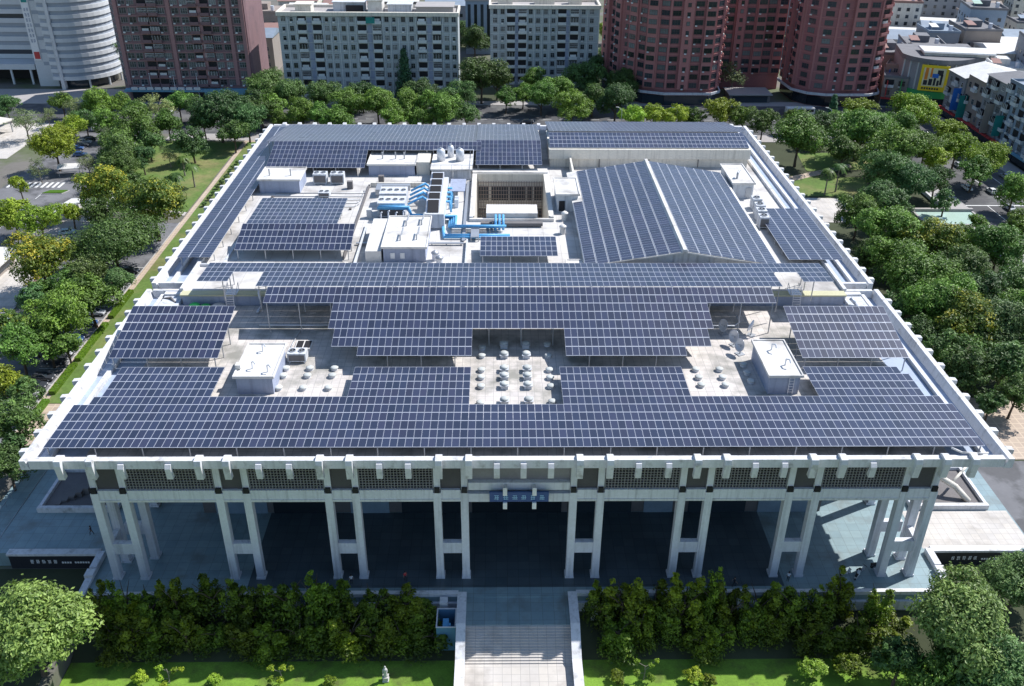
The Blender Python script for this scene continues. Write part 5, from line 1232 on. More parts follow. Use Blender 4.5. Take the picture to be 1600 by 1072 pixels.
b=MB(o); b.box(x0+1,x1-1,y0-.4,y0-.008,GZ,1.99); part('shop_front',b,M['glass'],t)
b=MB(o); 
for i in range(9): b.box(x0+2+i*3,x0+4.4+i*3,y0-3.3,y0-3.01,2.85,3.9)
part('shop_sign',b,M['acwhite'],t)
# red towers: plan polygon, windows on every front edge
W3=[winmesh('window',3.0,1.7,'framedark','glass',2),winmesh('window',3.0,1.7,'framedark','curtain',2),winmesh('window',3.0,1.7,'framedark','glass',1,True)]
W3s=[winmesh('window',1.2,1.3,'framedark','curtain',0),winmesh('window',1.2,1.3,'framedark','glass',0,True)]
B3=[balmesh(k,3.6,2.5,'redlight') for k in (0,3)]
def tower(label,plan,nfront,top,group,base=True,spots=None,bal=()):
    cx=sum(p[0] for p in plan)/len(plan); cy_=sum(p[1] for p in plan)/len(plan); o=(cx,cy_,GZ)
    t=thing('apartment_tower',label,'apartment tower',o,0,group)
    b=MB(o); b.prism(plan,GZ,top); part('wall',b,M['red'],t)
    wi=[];bi=[]; pier=MB(o); band=MB(o); bay=MB(o)
    for e in range(nfront):
        p=Vector(plan[e]+(0,)) if len(plan[e])==2 else Vector(plan[e]); q=Vector(plan[e+1]+(0,)); d=q-p; l=d.length; d.normalize(); ang=math.atan2(d.y,d.x); nr=Vector((d.y,-d.x,0))
        n=max(1,int(l/4.1))
        for k in range(n):
            P=p+d*(l*(k+.5)/n)
            if n>1 and (k+e)%2==0:
                w_=l/n*.46; q0=P-d*w_; q1=P+d*w_; bay.prism([(q0.x,q0.y),(q0.x+nr.x*1.25,q0.y+nr.y*1.25),(q1.x+nr.x*1.25,q1.y+nr.y*1.25),(q1.x,q1.y)][::-1],4.2,top+1); P=P+nr*1.25
            for f in range(int((top-5)/3.35)):
                z=4.6+f*3.35
                L3=(P.x-cx,P.y-cy_,z-GZ)
                if e in bal: bi.append((bn.choice(B3),L3,(0,0,ang)))
                elif n>2 and k==n//2-1: wi.append((bn.choice(W3s),L3,(0,0,ang)))
                else: wi.append((bn.choice(W3),L3,(0,0,ang)))
        for k in range(0,n+1,2 if n>2 else 1):
            P=p+d*(l*k/n)+nr*.15; pier.bar((P.x,P.y,4),(P.x,P.y,top-.01),.7,.5)
        for f in range(int((top-5)/3.35)):
            z=3.9+f*3.35; a_=p+nr*.06; c_=q+nr*.06; band.bar((a_.x,a_.y,z),(c_.x,c_.y,z),.2,.3)
    rep('window',t,wi,None); 
    if bi: rep('balcony',t,bi,None)
    part('wall_bay',bay,M['redlight'],t)
    part('wall_pier',pier,M['redlight'],t); part('floor_band',band,M['redlight'],t)
    if base:
        b=MB(o); c=MB(o)
        for e in range(nfront):
            p=Vector(plan[e]+(0,)); q=Vector(plan[e+1]+(0,)); d=(q-p).normalized(); nr=Vector((d.y,-d.x,0)); a_=p+nr*1.6-d*.4; g_=q+nr*1.6+d*.4
            b.bar((a_.x,a_.y,2.6),(g_.x,g_.y,2.6),.5,.9); a2=p+nr*.2; g2=q+nr*.2
            c.bar((a2.x,a2.y,-.3),(g2.x,g2.y,-.3),.3,3.6)
        part('shop_canopy',b,M['wallw'],t); part('shop_front',c,M['glass'],t)
    return t,o
TG='red brown apartment towers'
tower('red brown tower with a fluted left flank and white ground canopy',[(40.5,290),(46,276),(54,266),(62,262.5),(79,262.5),(82.5,265.5),(84,280),(84,292)],6,44,TG,bal=(5,))
tower('recessed dark tower block in shade between the two red towers',[(84.5,289),(113.5,289),(113.5,303),(84.5,303)],1,46,TG,base=False)
tower('red brown tower with a rounded corner next to the market houses',[(114,285),(115,270),(119,264.5),(125,262),(141,262),(145,264.5),(146.5,270),(147,290)],7,45,TG,bal=(4,5))
t=thing('shop_pavilion','low shop pavilion in the shaded court between the red towers','shop',(98,272,GZ)); b=MB(); b.box(-9,7,-5,5,0,3.2); part('wall',b,M['concdark'],t); b=MB(); b.box(-9.6,7.6,-6,5.4,3.2,3.6); part('roof',b,M['side'],t); b=MB(); b.box(-8,6,-5.1,-5.01,.3,2.7); part('shop_front',b,M['glass'],t)
# curved office
o=(-178,296,GZ); t=thing('office_building','white banded office building with a curved corner and a vertical banner','office building',o)
M['band']=mat('pale_band',(.58,.60,.62),.6,var=.08); M['band2']=mat('grey_band',(.33,.37,.43),.4,var=.08)
def arcp(r,n=14): return [(-178+r*math.cos(a),300+r*math.sin(a)) for a in [math.radians(-112+ (135)*i/n) for i in range(n+1)]]
for k in range(13):
    z0=GZ+3.6+k*3.0 
    b=MB(o); b.prism([(-186,292)]+arcp(16.5 if k%2==0 or 1 else 16)+[(-178,322),(-186,322)],z0,z0+1.5); part('spandrel_band',b,M['band'],t)
    b=MB(o); b.prism([(-185.7,292.3)]+arcp(16.0)+[(-178,321.7),(-185.7,321.7)],z0+1.5,z0+3.0); part('window_band',b,M['band2'],t)
b=MB(o); b.prism([(-185.5,292.5)]+arcp(13.5)+[(-178,321),(-185.5,321)],GZ,GZ+3.6); part('ground_floor',b,M['glass'],t)
for a in (-95,-60,-30,0): 
    x=-178+15.7*math.cos(math.radians(a)); y=300+15.7*math.sin(math.radians(a)); b=MB(o); b.cyl(x,y,GZ,GZ+3.6,.4,10); part('pillar',b,M['band'],t)
b=MB(o); b.box(-180.6,-179.2,283.2,285.5,GZ,40); part('fin_wall',b,M['parapet'],t)
b=MB(o); b.box(-192,-184,289,296,GZ,40); part('core_wall',b,M['band'],t)
for k in range(6): b=MB(o); b.box(-188.4,-184.5,288.92,288.99,6+k*5,7.4+k*5); part('window_strip',b,M['band2'],t)
for k in range(10):
    z0=GZ+5+k*3.6
    b=MB(o); b.box(-245,-192.01,300+(.6 if k<3 else 0),330,z0,z0+1.8); part('spandrel_band',b,M['band'],t)
    b=MB(o); b.box(-244.6,-192.01,300.8,329.6,z0+1.8,z0+3.6); part('window_band',b,M['glass' if k in (1,5,8) else 'band2'],t)
b=MB(o); b.box(-240,-194,302,326,GZ,GZ+5); part('ground_floor',b,M['void'],t)
b=MB(o); b.box(-235,-193.5,291,300.5,GZ+6.2,GZ+8.4); part('entrance_canopy',b,M['band'],t)
for x in (-233,-224,-214,-204,-196): b=MB(o); b.bar((x,292,GZ),(x,292,GZ+6.2),.7); part('pillar',b,M['band'],t)
t=thing('banner','tall white banner with teal and red marks hung on the curved office','banner',(-190,288.6,8)); o2=(-190,288.6,8)
b=MB(o2); b.box(-191.8,-188.8,288.6,288.75,8,38.5); part('cloth',b,M['letter'],t)
b=MB(o2); b.box(-191.4,-189.2,288.5,288.59,30.5,33.5); part('teal_mark',b,M['shutter'],t)
b=MB(o2); b.box(-191.2,-189.0,288.5,288.59,8.6,11.4); part('red_mark',b,M['signr'],t)
b=MB(o2)
for k in range(7):
    for q in range(2): marks(b,-191.2+q*1.1,288.59,15+k*2.0,.8,1.5,rn,0,.06)
part('lettering',b,M['penthouse'],t)

# market houses on the right: rotated row facing the street
def rowhouse(label,x,y,rz,w,d,h,wall,roof,gable=0,signs=(),fl=4,group=None,name='row_house'):
    t=thing(name,label,'house',(x,y,GZ),rz,group)
    b=MB(); b.box(-w/2,w/2,0,d,0,h); part('wall',b,M[wall],t)
    b=MB()
    if gable: b.prismx([(-.8,h+.01),(d/2,h+gable),(d+.5,h+.01)],-w/2-.3,w/2+.3)
    else: b.box(-w/2-.1,w/2+.1,-.1,.3,h,h+.9); b.box(-w/2-.1,-w/2+.2,.301,d,h,h+.9); b.box(w/2-.2,w/2+.1,.301,d,h,h+.9); b.box(-w/2+.201,w/2-.201,.301,d,h+.001,h+.05)
    part('roof',b,M[roof],t)
    wi=[];bi=[]
    n=max(1,int(w/4.2)); fh=(h-3.6)/max(1,fl)
    for f in range(fl):
        for k in range(n):
            p=(-w/2+w*(k+.5)/n,0,3.9+f*fh)
            if (k+f)%2: bi.append((bn.choice(B1),p,(0,0,0)))
            else: wi.append((bn.choice(W1+W2a),(p[0],0,p[2]+.5),(0,0,0)))
    rep('window',t,wi,None); 
    if bi: rep('balcony',t,bi,None)
    b=MB(); b.box(-w/2+.3,w/2-.3,-.3,-.01,0,3.0); part('shop_front',b,M['glass'],t)
    b=MB(); b.box(-w/2,w/2,-1.6,-.301,3.05,3.5); part('awning',b,M['shopblue' if len(label)%2 else 'signr'],t)
    for k,(sx,sz,sw,sh,m) in enumerate(signs):
        b=MB(); b.box(sx-.12,sx+.12,-1.5-sw,-.05,sz,sz+sh) if sw<2 else b.box(sx-sw/2,sx+sw/2,-.5,-.15,sz,sz+sh); part('shop_sign',b,M[m],t)
    return t
HG='shop houses along the right street'
M['rwhite']=mat('white_metal_roof',(.66,.65,.62),.5,var=.25,streak=.2); M['rgrey']=mat('grey_roof',(.17,.17,.18),.8,var=.3); M['rgreen']=mat('pale_green_roof',(.34,.46,.38),.6,var=.1); M['rrust']=mat('rust_roof',(.27,.16,.14),.8,var=.2); M['rtan']=mat('tan_roof',(.30,.25,.22),.8,var=.3); M['rblue']=mat('pale_blue_roof',(.22,.27,.33),.6,var=.25)
M['hw1']=mat('house_wall_grey',(.27,.28,.30),.8,var=.15); M['hw2']=mat('house_wall_tan',(.30,.26,.23),.8,var=.15); M['hw3']=mat('house_wall_blue',(.26,.33,.41),.8,var=.15)
A90=-PI/2
rowhouse('shop house nearest the camera on the right street, blue grey with caged balconies',167,188,A90,16,20,24,'hw3','rgrey',0,[(3,4,1.2,9,'acwhite')],6,HG)
rowhouse('second shop house up the right street, carrying a row of white roof ribs',167.3,203,A90,13.6,20,23,'hw3','rblue',0,[(-5,5,1.2,7,'shutter')],6,HG)
rowhouse('third shop house up the right street, with a tall narrow vertical sign',167,217,A90,13.8,20,22,'hw1','rgrey',1.2,[(2,4,1.5,10,'hw2')],5,HG)
rowhouse('fourth shop house up the right street under a low white roof',167.4,231,A90,13.6,20,19,'hw2','rwhite',2.2,[(-4,3.6,1.4,8,'shutter')],3,HG)
rowhouse('corner shop house with a wide white roof beside the billboard building',167,245,A90,13.6,24,17,'hw1','rwhite',3.0,[(5,5,1.4,8,'signb'),(0,6,3.4,3,'acwhite')],3,HG)
# billboard building with rounded corner
o=(168,268,GZ); t=thing('billboard_building','round cornered shop building with a big yellow billboard above a green band','shop building',o)
def rc(r): return [(168+r*math.cos(a),268+r*math.sin(a)) for a in [math.radians(-175+115*i/10) for i in range(11)]]+[(184,261),(184,284),(158,284)]
b=MB(o); b.prism(rc(13),GZ+5,15.5); part('wall',b,M['hw1'],t)
b=MB(o); b.prism(rc(12.4),GZ,GZ+4.99); part('shop_front',b,M['glass'],t)
b=MB(o); b.prism(rc(13.5),2.6,5.2); part('green_band',b,M['signg'],t)
b=MB(o); b.prism(rc(14),15.5,17.2); part('roof_fascia',b,M['rgrey'],t)
b=MB(o); b.prism([(160,262),(186,257),(188,268),(162,273)],18.4,18.9,0,[(160.3,262.3),(185.7,257.4),(187.6,267.8),(162.3,272.7)]); b.prism([(161,263),(184,259),(186,267),(163,272)],17.21,18.4); part('roof_canopy',b,M['rwhite'],t)
for i in range(8):
    a=math.radians(-170+15*i); x=168+13.2*math.cos(a); y=268+13.2*math.sin(a); b=MB(o); b.bar((x,y,5.3),(x,y,15.4),.5,.4); part('wall_pier',b,M['greyfin'],t)
a=math.radians(-112); bx,by=168+14.2*math.cos(a),268+14.2*math.sin(a)
t=thing('billboard','yellow advertising board with dark figures and orange stripes','billboard',(bx,by,5.6),a+PI/2)
b=MB(); b.box(-4.9,4.9,-.1,.3,0,9.6); part('board',b,M['signy'],t)
b=MB(); b.box(-3.9,3.9,-.16,-.101,1.8,8.6); part('poster',b,mat('poster_cream',(.75,.68,.42),.5),t)
b=MB(); b.box(-3.3,-2.2,-.2,-.161,4.2,8.6); b.box(-1.4,-.7,-.2,-.161,5.2,8.6); part('orange_stripe',b,M['signo'],t)
b=MB()
for x0_,x1_,z0_,z1_ in ((-3.4,-2.0,2.2,4.0),(-1.6,-.3,2.2,4.6),(.1,.9,2.2,5.0),(1.3,2.1,2.2,4.2),(2.3,3.1,2.6,6.4),(1.0,3.0,6.0,8.0)): b.box(x0_,x1_,-.22,-.161,z0_,z1_)
part('dark_figure',b,M['granite'],t)
b=MB(); b.box(-.6,1.6,-.25,-.221,5.1,6.6); part('blue_figure',b,M['signb'],t)
b=MB(); 
for i in range(7): b.box(-3.6+i*.9,-3.0+i*.9,-.2,-.101,.6,1.3)
part('lettering',b,M['granite'],t)
rowhouse('sloping awninged market house between the round corner tower and the billboard',152,262.8,-.35,9,16,11,'hw2','rgrey',0,[(-3,4,1.3,6,'signr'),(2,4,1.3,7,'signg')],2,HG)
rowhouse('narrow market house with blue and red vertical signs by the billboard',155.4,273,-.5,8,14,13,'hw2','rtan',0,[(-2,4,1.3,8,'signb'),(2,4,1.3,7,'signr')],3,HG)
# far houses, each with wall and roof, laid along crooked streets
CN={'rwhite':'white metal','rgrey':'grey flat','rgreen':'pale green','rrust':'rust red','rtan':'tan','rblue':'pale blue'}
fr=random.Random(21)
FW=winmesh('window',1.5,1.5,nb=0)
def farhouse(x,y,w,d,h,wall,roof,gable,rz,label,group):
    t=thing('town_house',label,'house',(x,y,GZ),rz,group)
    b=MB(); b.box(-w/2,w/2,-d/2,d/2,0,h); part('wall',b,M[wall],t)
    b=MB()
    if gable: b.prismx([(-d/2-.6,h+.01),(0,h+gable),(d/2+.6,h+.01)],-w/2-.5,w/2+.5)
    else: b.box(-w/2-.2,w/2+.2,-d/2-.2,-d/2+.2,h,h+1); b.box(-w/2-.2,-w/2+.2,-d/2+.201,d/2,h,h+1); b.box(w/2-.2,w/2+.2,-d/2+.201,d/2,h,h+1); b.box(-w/2+.201,w/2-.201,-d/2+.201,d/2,h+.001,h+.06); b.box(-w*.2,w*.15,-1,d*.3,h+.061,h+2.8)
    part('roof',b,M[roof],t)
    if not gable:
        b=MB(); b.cyl(w*.3,-d*.2,h+.5,h+2.4,.9,10); b.box(w*.3-.6,w*.3+.6,-d*.2-.6,-d*.2+.6,h+.061,h+.5); part('water_tank',b,M['alu'],t)
        b=MB(); b.prismx([(-d*.42,h+2.2),(-d*.1,h+3.0),(-d*.1,h+3.1),(-d*.42,h+2.35)],-w*.42,-w*.22+.5); b.box(-w*.41,-w*.40,-d*.4,-d*.39,h+.061,h+2.2); part('roof_shed',b,M[fr.choice(['rblue','rrust','rwhite','rgreen'])],t)
    n=max(2,int(w/4.2)); m=max(2,int(d/4.4)); it=[]
    for f in range(max(1,int(h/3.3)-1)):
        it+=[(FW,(-w/2+w*(k+.5)/n,-d/2,2.9+f*3.3),(0,0,0)) for k in range(n)]+[(FW,(-w/2,-d/2+d*(k+.5)/m,2.9+f*3.3),(0,0,-PI/2)) for k in range(m)]
    rep('window',t,it,None)
    return t
rows=[(294,[(160,14),(176,13),(192,15),(209,14),(225,15)]),(316,[(150,13),(166,14),(183,16),(201,14),(218,15),(236,14)]),(338,[(148,14),(165,13),(181,15),(199,14),(217,16),(236,14),(254,15)]),(362,[(152,15),(171,14),(190,16),(210,15),(230,15),(250,15)]),(388,[(158,16),(178,16),(199,17),(221,16),(243,17),(266,16)]),(416,[(160,18),(184,17),(207,18),(231,18),(256,17),(280,17)]),(448,[(166,20),(192,19),(218,20),(245,20),(272,20),(299,20)]),(484,[(175,24),(206,22),(238,24),(270,24),(302,24)])]
for ri,(y,hs) in enumerate(rows):
    for hi,(x,w) in enumerate(hs):
        rf=fr.choice(['rwhite','rgrey','rgrey','rgrey','rrust','rtan','rblue','rwhite']); gb=fr.choice([0,2.0,2.6]) if rf!='rgrey' else 0
        farhouse(x+fr.uniform(-1,1),y+fr.uniform(-2,2),w+fr.uniform(-.5,1.5),fr.uniform(17,22),fr.choice([9,11,13,14,17,20])*fr.uniform(.9,1.15),fr.choice(['hw1','hw2','hw3','cream']),rf,gb,fr.uniform(-.25,-.05),'%s roofed town house, %s from left in %s row behind the billboard'%(CN[rf],ORD[hi],ORD[ri]),'town houses behind the billboard')
for i,(x,y,w,d,h,rf,gb) in enumerate(((-116,300,18,16,13,'rwhite',2),(-108,322,16,18,15,'rblue',2.4),(-124,345,20,16,14,'rwhite',2),(-104,352,16,16,12,'rrust',2),(-119,380,20,20,15,'rtan',0),(-98,390,18,20,14,'rwhite',2.5),(-108,420,20,20,14,'rrust',2.2),(-80,400,22,20,15,'rrust',2),(-55,408,22,20,16,'rwhite',2),(-30,402,20,20,15,'rblue',2),(-62,440,24,22,17,'rtan',0),(-30,440,22,22,16,'rgrey',0),(62,330,16,16,12,'rgrey',0),(-84,440,20,20,15,'rgrey',0))):
    farhouse(x,y,w,d,h,fr.choice(['hw1','cream','hw2']),rf,gb,fr.uniform(-.1,.1),'%s roofed house behind the grey blocks, %s from left'%(CN[rf],ORD[sorted([-116,-108,-124,-104,-119.0,-98,-108.1,-80,-55,-30,-62,-30.1,62,-84]).index({0:-116,1:-108,2:-124,3:-104,4:-119.0,5:-98,6:-108.1,7:-80,8:-55,9:-30,10:-62,11:-30.1,12:62,13:-84}[i])]),'town houses behind the grey blocks')
for x,y,w,d,h,lab in ((-10,360,16,16,24,'pale blue slab tower far behind the gap between the grey blocks'),(4,392,14,14,26,'dark red slab far behind the gap between the grey blocks')):
    t=thing('slab_tower',lab,'tower',(x,y,GZ)); b=MB(); b.box(-w/2,w/2,-d/2,d/2,0,h); part('wall',b,M['hw3'] if 'blue' in lab else M['brown'],t)
    b=MB(); b.box(-w/2-.3,w/2+.3,-d/2-.3,d/2+.3,h,h+.8); part('roof',b,M['side'],t)
    for k in range(5): b=MB(); b.box(-w/2+1+k*3,-w/2+2.4+k*3,-d/2-.06,-d/2-.005,3,h-1.5); part('window_strip',b,M['glass'],t)

# ------------------------------------------------------------------ vehicles
def carmeshes():
    b=MB()
    # body: side profile extruded, sides drawn in at the sill and shoulder
    prof=[(-2.2,.35),(-2.28,.62),(-2.15,.92),(-1.75,1.0),(1.0,1.0),(2.05,.86),(2.25,.62),(2.2,.35)]
    n=len(prof); vs=[];
    for yv,sh in ((-.86,.93),(-.80,1),(.80,1),(.86,.93)): pass
    def ringp(y,k): return [(x*k,y,.35+(z-.35)*(k if k<1 else 1)) for x,z in prof]
    rs=[ringp(-.88,.97),ringp(-.74,1),ringp(.74,1),ringp(.88,.97)]
    for r in rs: vs+=r
    fs=[tuple(range(n)),tuple(range(4*n-1,3*n-1,-1))]
    for k in range(3): fs+=[(k*n+i,(k+1)*n+i,(k+1)*n+(i+1)%n,k*n+(i+1)%n) for i in range(n)]
    b.add(vs,fs)
    b.prism([(-1.35,-.6),(.35,-.6),(.35,.6),(-1.35,.6)],1.455,1.5)
    for sx,tx in ((-1.72,-1.32),(1.0,.32)):
        for sy in (-1,1): b.bar((sx,sy*.74,1.0),(tx,sy*.6,1.46),.09)
    for sy in (-1,1): b.bar((-.4,sy*.75,1.0),(-.4,sy*.61,1.46),.09)
    body=b.mesh('body',M['carpaint'])
    b=MB(); b.prism([(-1.72,-.74),(1.0,-.74),(1.0,.74),(-1.72,.74)],1.001,1.454,0,[(-1.36,-.6),(.36,-.6),(.36,.6),(-1.36,.6)]); gl=b.mesh('window_glass',M['glass'])
    b=MB(); 
    prof2=[(.2,-.1),(.32,-.1),(.34,-.06),(.34,.06),(.32,.1),(.2,.1)]
    k=16; vs=[];fs=[]
    for r_,y_ in prof2: vs+=[(r_*math.cos(2*PI*i/k),y_,r_*math.sin(2*PI*i/k)) for i in range(k)]
    for j in range(5): fs+=[(j*k+i,j*k+(i+1)%k,(j+1)*k+(i+1)%k,(j+1)*k+i) for i in range(k)]
    b.add(vs,fs); tyre=b.mesh('wheel',M['black'])
    b=MB(); vs=[(.2*math.cos(2*PI*i/k),yy,.2*math.sin(2*PI*i/k)) for yy in (-.08,.08) for i in range(k)]
    b.add(vs,[tuple(range(k)),tuple(range(2*k-1,k-1,-1))]+[(i,k+i,k+(i+1)%k,(i+1)%k) for i in range(k)]); rim=b.mesh('rim',M['alu'])
    b=MB(); b.box(2.14,2.25,-.72,-.42,.62,.76); hl=b.mesh('headlight',M['letter'])
    return body,gl,tyre,rim,hl
CM=carmeshes()
def car(x,y,rz,c,label,group,name='parked_car',sc_=1.0,tall=1.0):
    t=thing(name,label,'car' if tall==1 else 'van',(x,y,GZ+.02),rz,group)
    bo=ob('body',CM[0],t); bo.color=(*c,1); bo.scale=(sc_,1,tall); g=ob('window_glass',CM[1],t); g.scale=(sc_,1,tall)
    for sx in (-1.4,1.4):
        for sy in (-.8,.8): wh=ob('wheel',CM[2],t,(sx*sc_,sy,.34)); ob('rim',CM[3],wh)
    h=ob('headlight',CM[4],t); h.scale=(sc_,1,1); h=ob('headlight',CM[4],t,(0,1.14,0)); h.scale=(sc_,1,1)
WH,SI,DK,BL=(.75,.75,.75),(.45,.47,.5),(.04,.045,.055),(.04,.09,.22)
CG='cars parked left of the hall'
for x,y,c,lab in ((-93.2,50.4,WH,'white car nearest the camera in the left car park'),(-93.4,57.8,DK,'dark car just beyond the nearest white car in the left car park'),(-93.2,60.8,DK,'dark car beneath the tree, second from the nearest white car'),(-93.4,67.3,DK,'dark car on the near side of the silver car by the hedge'),(-93.2,70.3,SI,'silver car by the clipped hedge in the left car park'),(-93.4,76.2,BL,'dark blue car beyond the silver car in the left car park'),(-93.2,83.4,BL,'dark blue car in the tree shade, near of a close pair'),(-93.3,88.2,SI,'silver car in the tree shade, far of a close pair'),(-93.4,100,WH,'white car farther along the tan walkway under the trees'),(-93.2,110,DK,'dark car at the far end of the tan walkway bays'),(-109.4,84.2,WH,'white car alone at the outer bays of the left car park'),(-109.6,94.4,BL,'deep blue car at the outer bays near the white plaza'),(-109.5,73,SI,'silver car at the outer bays under the left edge trees'),(-109.5,66,DK,'dark car at the outer bays under the left edge trees'),(-109.4,101,DK,'dark car at the outer bays beside the white plaza')):
    car(x,y,0 if x>-100 else PI,c,lab,CG)
for i,(x,y,c) in enumerate(((-143.6,202,DK),(-143.9,205.5,BL),(-143.5,209,DK),(-144,212.5,SI),(-143.6,216,DK),(-140.2,199,BL),(-138.4,219,SI))):
    car(x,y,.1,c,'car queued at the crossing on the left street, %s from the near end'%ORD[sorted([202,205.5,209,212.5,216,199,219]).index(y)],'cars queued on the left street')
car(-146,228.5,PI/2,WH,'white delivery van at the head of the left street','',  'delivery_van',1.25,1.5)
car(-118,134,.3,(.35,.5,.6),'pale blue car in deep shade beside the white kiosk','')
for x,y,rz,c,lab in ((140.4,169.7,PI/2,WH,'white car driving away on the right street, leftmost'),(146.6,166.8,PI/2,WH,'white car waiting in the middle of the right street'),(145.4,152.6,-PI/2,SI,'silver car nearest on the right street beyond the trees'),(147,191,PI/2,SI,'silver car farthest up the right street'),(141,215,PI/2,WH,'white car at the top of the right street by the trees'),(36.8,236,0,WH,'white car on the avenue behind the hall, left of the red tower'),(112,240,PI,BL,'blue car on the avenue before the dark tower court'),(104,233,0,DK,'dark car on the avenue before the dark tower court')): car(x,y,rz,c,lab,'cars driving on the streets','car')
for x,y,rz,lab in ((112,250,0,'white city bus stopped before the dark tower court'),(128,236,PI,'white city bus on the avenue before the right red tower')):
    t=thing('city_bus',lab,'bus',(x,y,GZ+.02),rz,'buses on the avenue')
    b=MB(); b.box(-5.4,5.4,-1.2,1.2,.5,3.0); b.prism([(-5.2,-1.1),(5.2,-1.1),(5.2,1.1),(-5.2,1.1)],3.0,3.15,0,[(-5,-.9),(5,-.9),(5,.9),(-5,.9)]); part('body',b,M['acwhite'],t)
    b=MB(); b.box(-5.0,5.0,-1.22,-1.201,1.5,2.5); b.box(-5,5,1.201,1.22,1.5,2.5); b.box(5.401,5.42,-1,1,1.4,2.6); part('window_glass',b,M['glass'],t)
    for sx in (-3.4,3.4):
        for sy in (-1.12,1.12): wh=ob('wheel',CM[2],t,(sx,sy,.46)); wh.scale=(1.35,1.1,1.35); ob('rim',CM[3],wh)
# ------------------------------------------------------------------ street furniture, pavilions
def lamp(x,y,h,rz,label,group,m='wallw'):
    t=thing('street_lamp',label,'street lamp',(x,y,GZ),rz,group)
    b=MB(); b.lathe(0,0,[(.18,0),(.14,1.2),(.09,h)],8); part('pole',b,M[m],t)
    b=MB(); b.tube([(0,0,h-.1),(.5,0,h+.5),(1.5,0,h+.8)],.07,6); part('arm',b,M[m],t)
    b=MB(); b.prism([(1.2,-.18),(2.3,-.14),(2.3,.14),(1.2,.18)],h+.72,h+.88); part('lamp_head',b,M['acwhite'],t)
for x,y,rz,lab in ((-137,263.5,-1.2,'tall white lamp post before the brown block, leftmost of three'),(-126.9,260.6,-1.2,'tall white lamp post before the brown block, middle of three'),(-119,263.5,-1.2,'tall white lamp post before the brown block, right of three')): lamp(x,y,11,rz,lab,'lamp posts before the brown block')
for x,y,rz,lab in ((40.6,223.7,2.6,'curved lamp post behind the far parapet, left of the red tower'),(60.2,223.7,2.6,'curved lamp post behind the far parapet, before the red tower'),(114.7,224,2.6,'curved lamp post behind the far parapet, before the dark tower')): lamp(x,y,9,rz,lab,'lamp posts behind the hall')
for x,y,rz,lab in ((-123.4,196,PI,'lamp post on the near corner of the left crossing'),(-123.4,128,PI,'lamp post beside the white kiosk on the left street'),(134.6,190,0,'lamp post on the park side of the right street'),(161,168,PI,'lamp post on the house side of the right street')): lamp(x,y,8.5,rz,lab,'lamp posts on the side streets')
t=thing('bus_shelter','small bus shelter with a curved white roof above the crossing','bus shelter',(-136,181,GZ),.2)
b=MB(); b.prismx([(-2.4,2.6),(-1.2,3.1),(1.2,3.1),(2.4,2.6),(2.4,2.75),(1.2,3.27),(-1.2,3.27),(-2.4,2.75)],-3.2,3.2); part('roof',b,M['white'],t)
for x in (-3,3):
    for y in (-1.8,1.8): b=MB(); b.bar((x,y,0),(x,y,2.7),.14); part('post',b,M['steel'],t)
b=MB(); b.box(-2.6,2.6,1.2,1.6,.4,.5); part('bench',b,M['steel'],t)
t=thing('kiosk','long kiosk with a bright white angled roof below the crossing','kiosk',(-122,146,GZ))
b=MB(); b.prism([(-4,-6),(0,-6.5),(1.4,2.6),(7.0,3.4),(7.0,6.4),(-1.6,6)],2.9,3.25); part('roof',b,M['rwhite'],t)
for x,y in ((-3.2,-5),(-.4,-5.4),(-1,5.2),(6.4,5.6),(6.4,3.8),(-2.2,.6)): b=MB(); b.bar((x,y,0),(x,y,2.9),.2); part('post',b,M['steel'],t)
b=MB(); b.box(-2.4,.6,-2,4.6,0,2.6); part('wall',b,M['wallw'],t)
t=thing('canopy','pale flat canopy over the forecourt at the upper left corner','canopy',(-184,216,GZ),-.35)
b=MB(); b.box(-8,7,-16,13,4.2,4.6); part('roof',b,M['cream'],t)
for x in (-7,6):
    for y in (-15,-5,4,12): b=MB(); b.bar((x,y,0),(x,y,4.2),.3); part('post',b,M['steel'],t)
t=thing('pavilion','low white roofed pavilion at the left edge beside the car park','pavilion',(-131,108,GZ))
b=MB(); b.box(-7,9,-9,9,3.4,3.8); part('roof',b,M['rwhite'],t); b=MB(); b.box(-5.5,7.5,-7.5,7.5,0,3.4); part('wall',b,M['hw2'],t)
b=MB(); b.box(7.501,7.56,-6,6,.8,2.6); part('window',b,M['glass'],t)
# pool with pale water on the right
t=thing('fountain_pool','shallow pale green pool with a stone kerb beside the right street','pool',(124,146,GZ))
b=MB(); b.box(-8,9.6,4.6,5.6,0,1.1); b.box(-8,9.6,-5.6,-5.0,0,.5); b.box(-8,-7.4,-4.999,4.599,0,.5); b.box(9,9.6,-4.999,4.599,0,.5); part('kerb',b,M['side'],t)
b=MB(); b.box(-7.399,8.999,-4.999,4.599,0,.3); part('water',b,mat('pale_pool_water',(.42,.55,.48),.08,var=.1),t)
t=thing('flower_bed','brick red planting bed near the left edge car park','flower bed',(-112.8,104,GZ)); b=MB(); b.box(-.2,.2,-4,4,0,.3); part('edging',b,M['kerb'],t); b=MB(); b.box(-1.6,-.201,-4,4,0,.35); part('planting',b,M['rrust'],t)
t=thing('park_wall','low pale wall between the park and the right street','wall',(125.6,170,GZ)); b=MB(); b.box(-.2,.2,-18,40,0,1.0); part('wall_body',b,M['conc'],t); b=MB(); b.box(-.28,.28,-18.1,40.1,1.0,1.12); part('coping',b,M['parapet'],t)
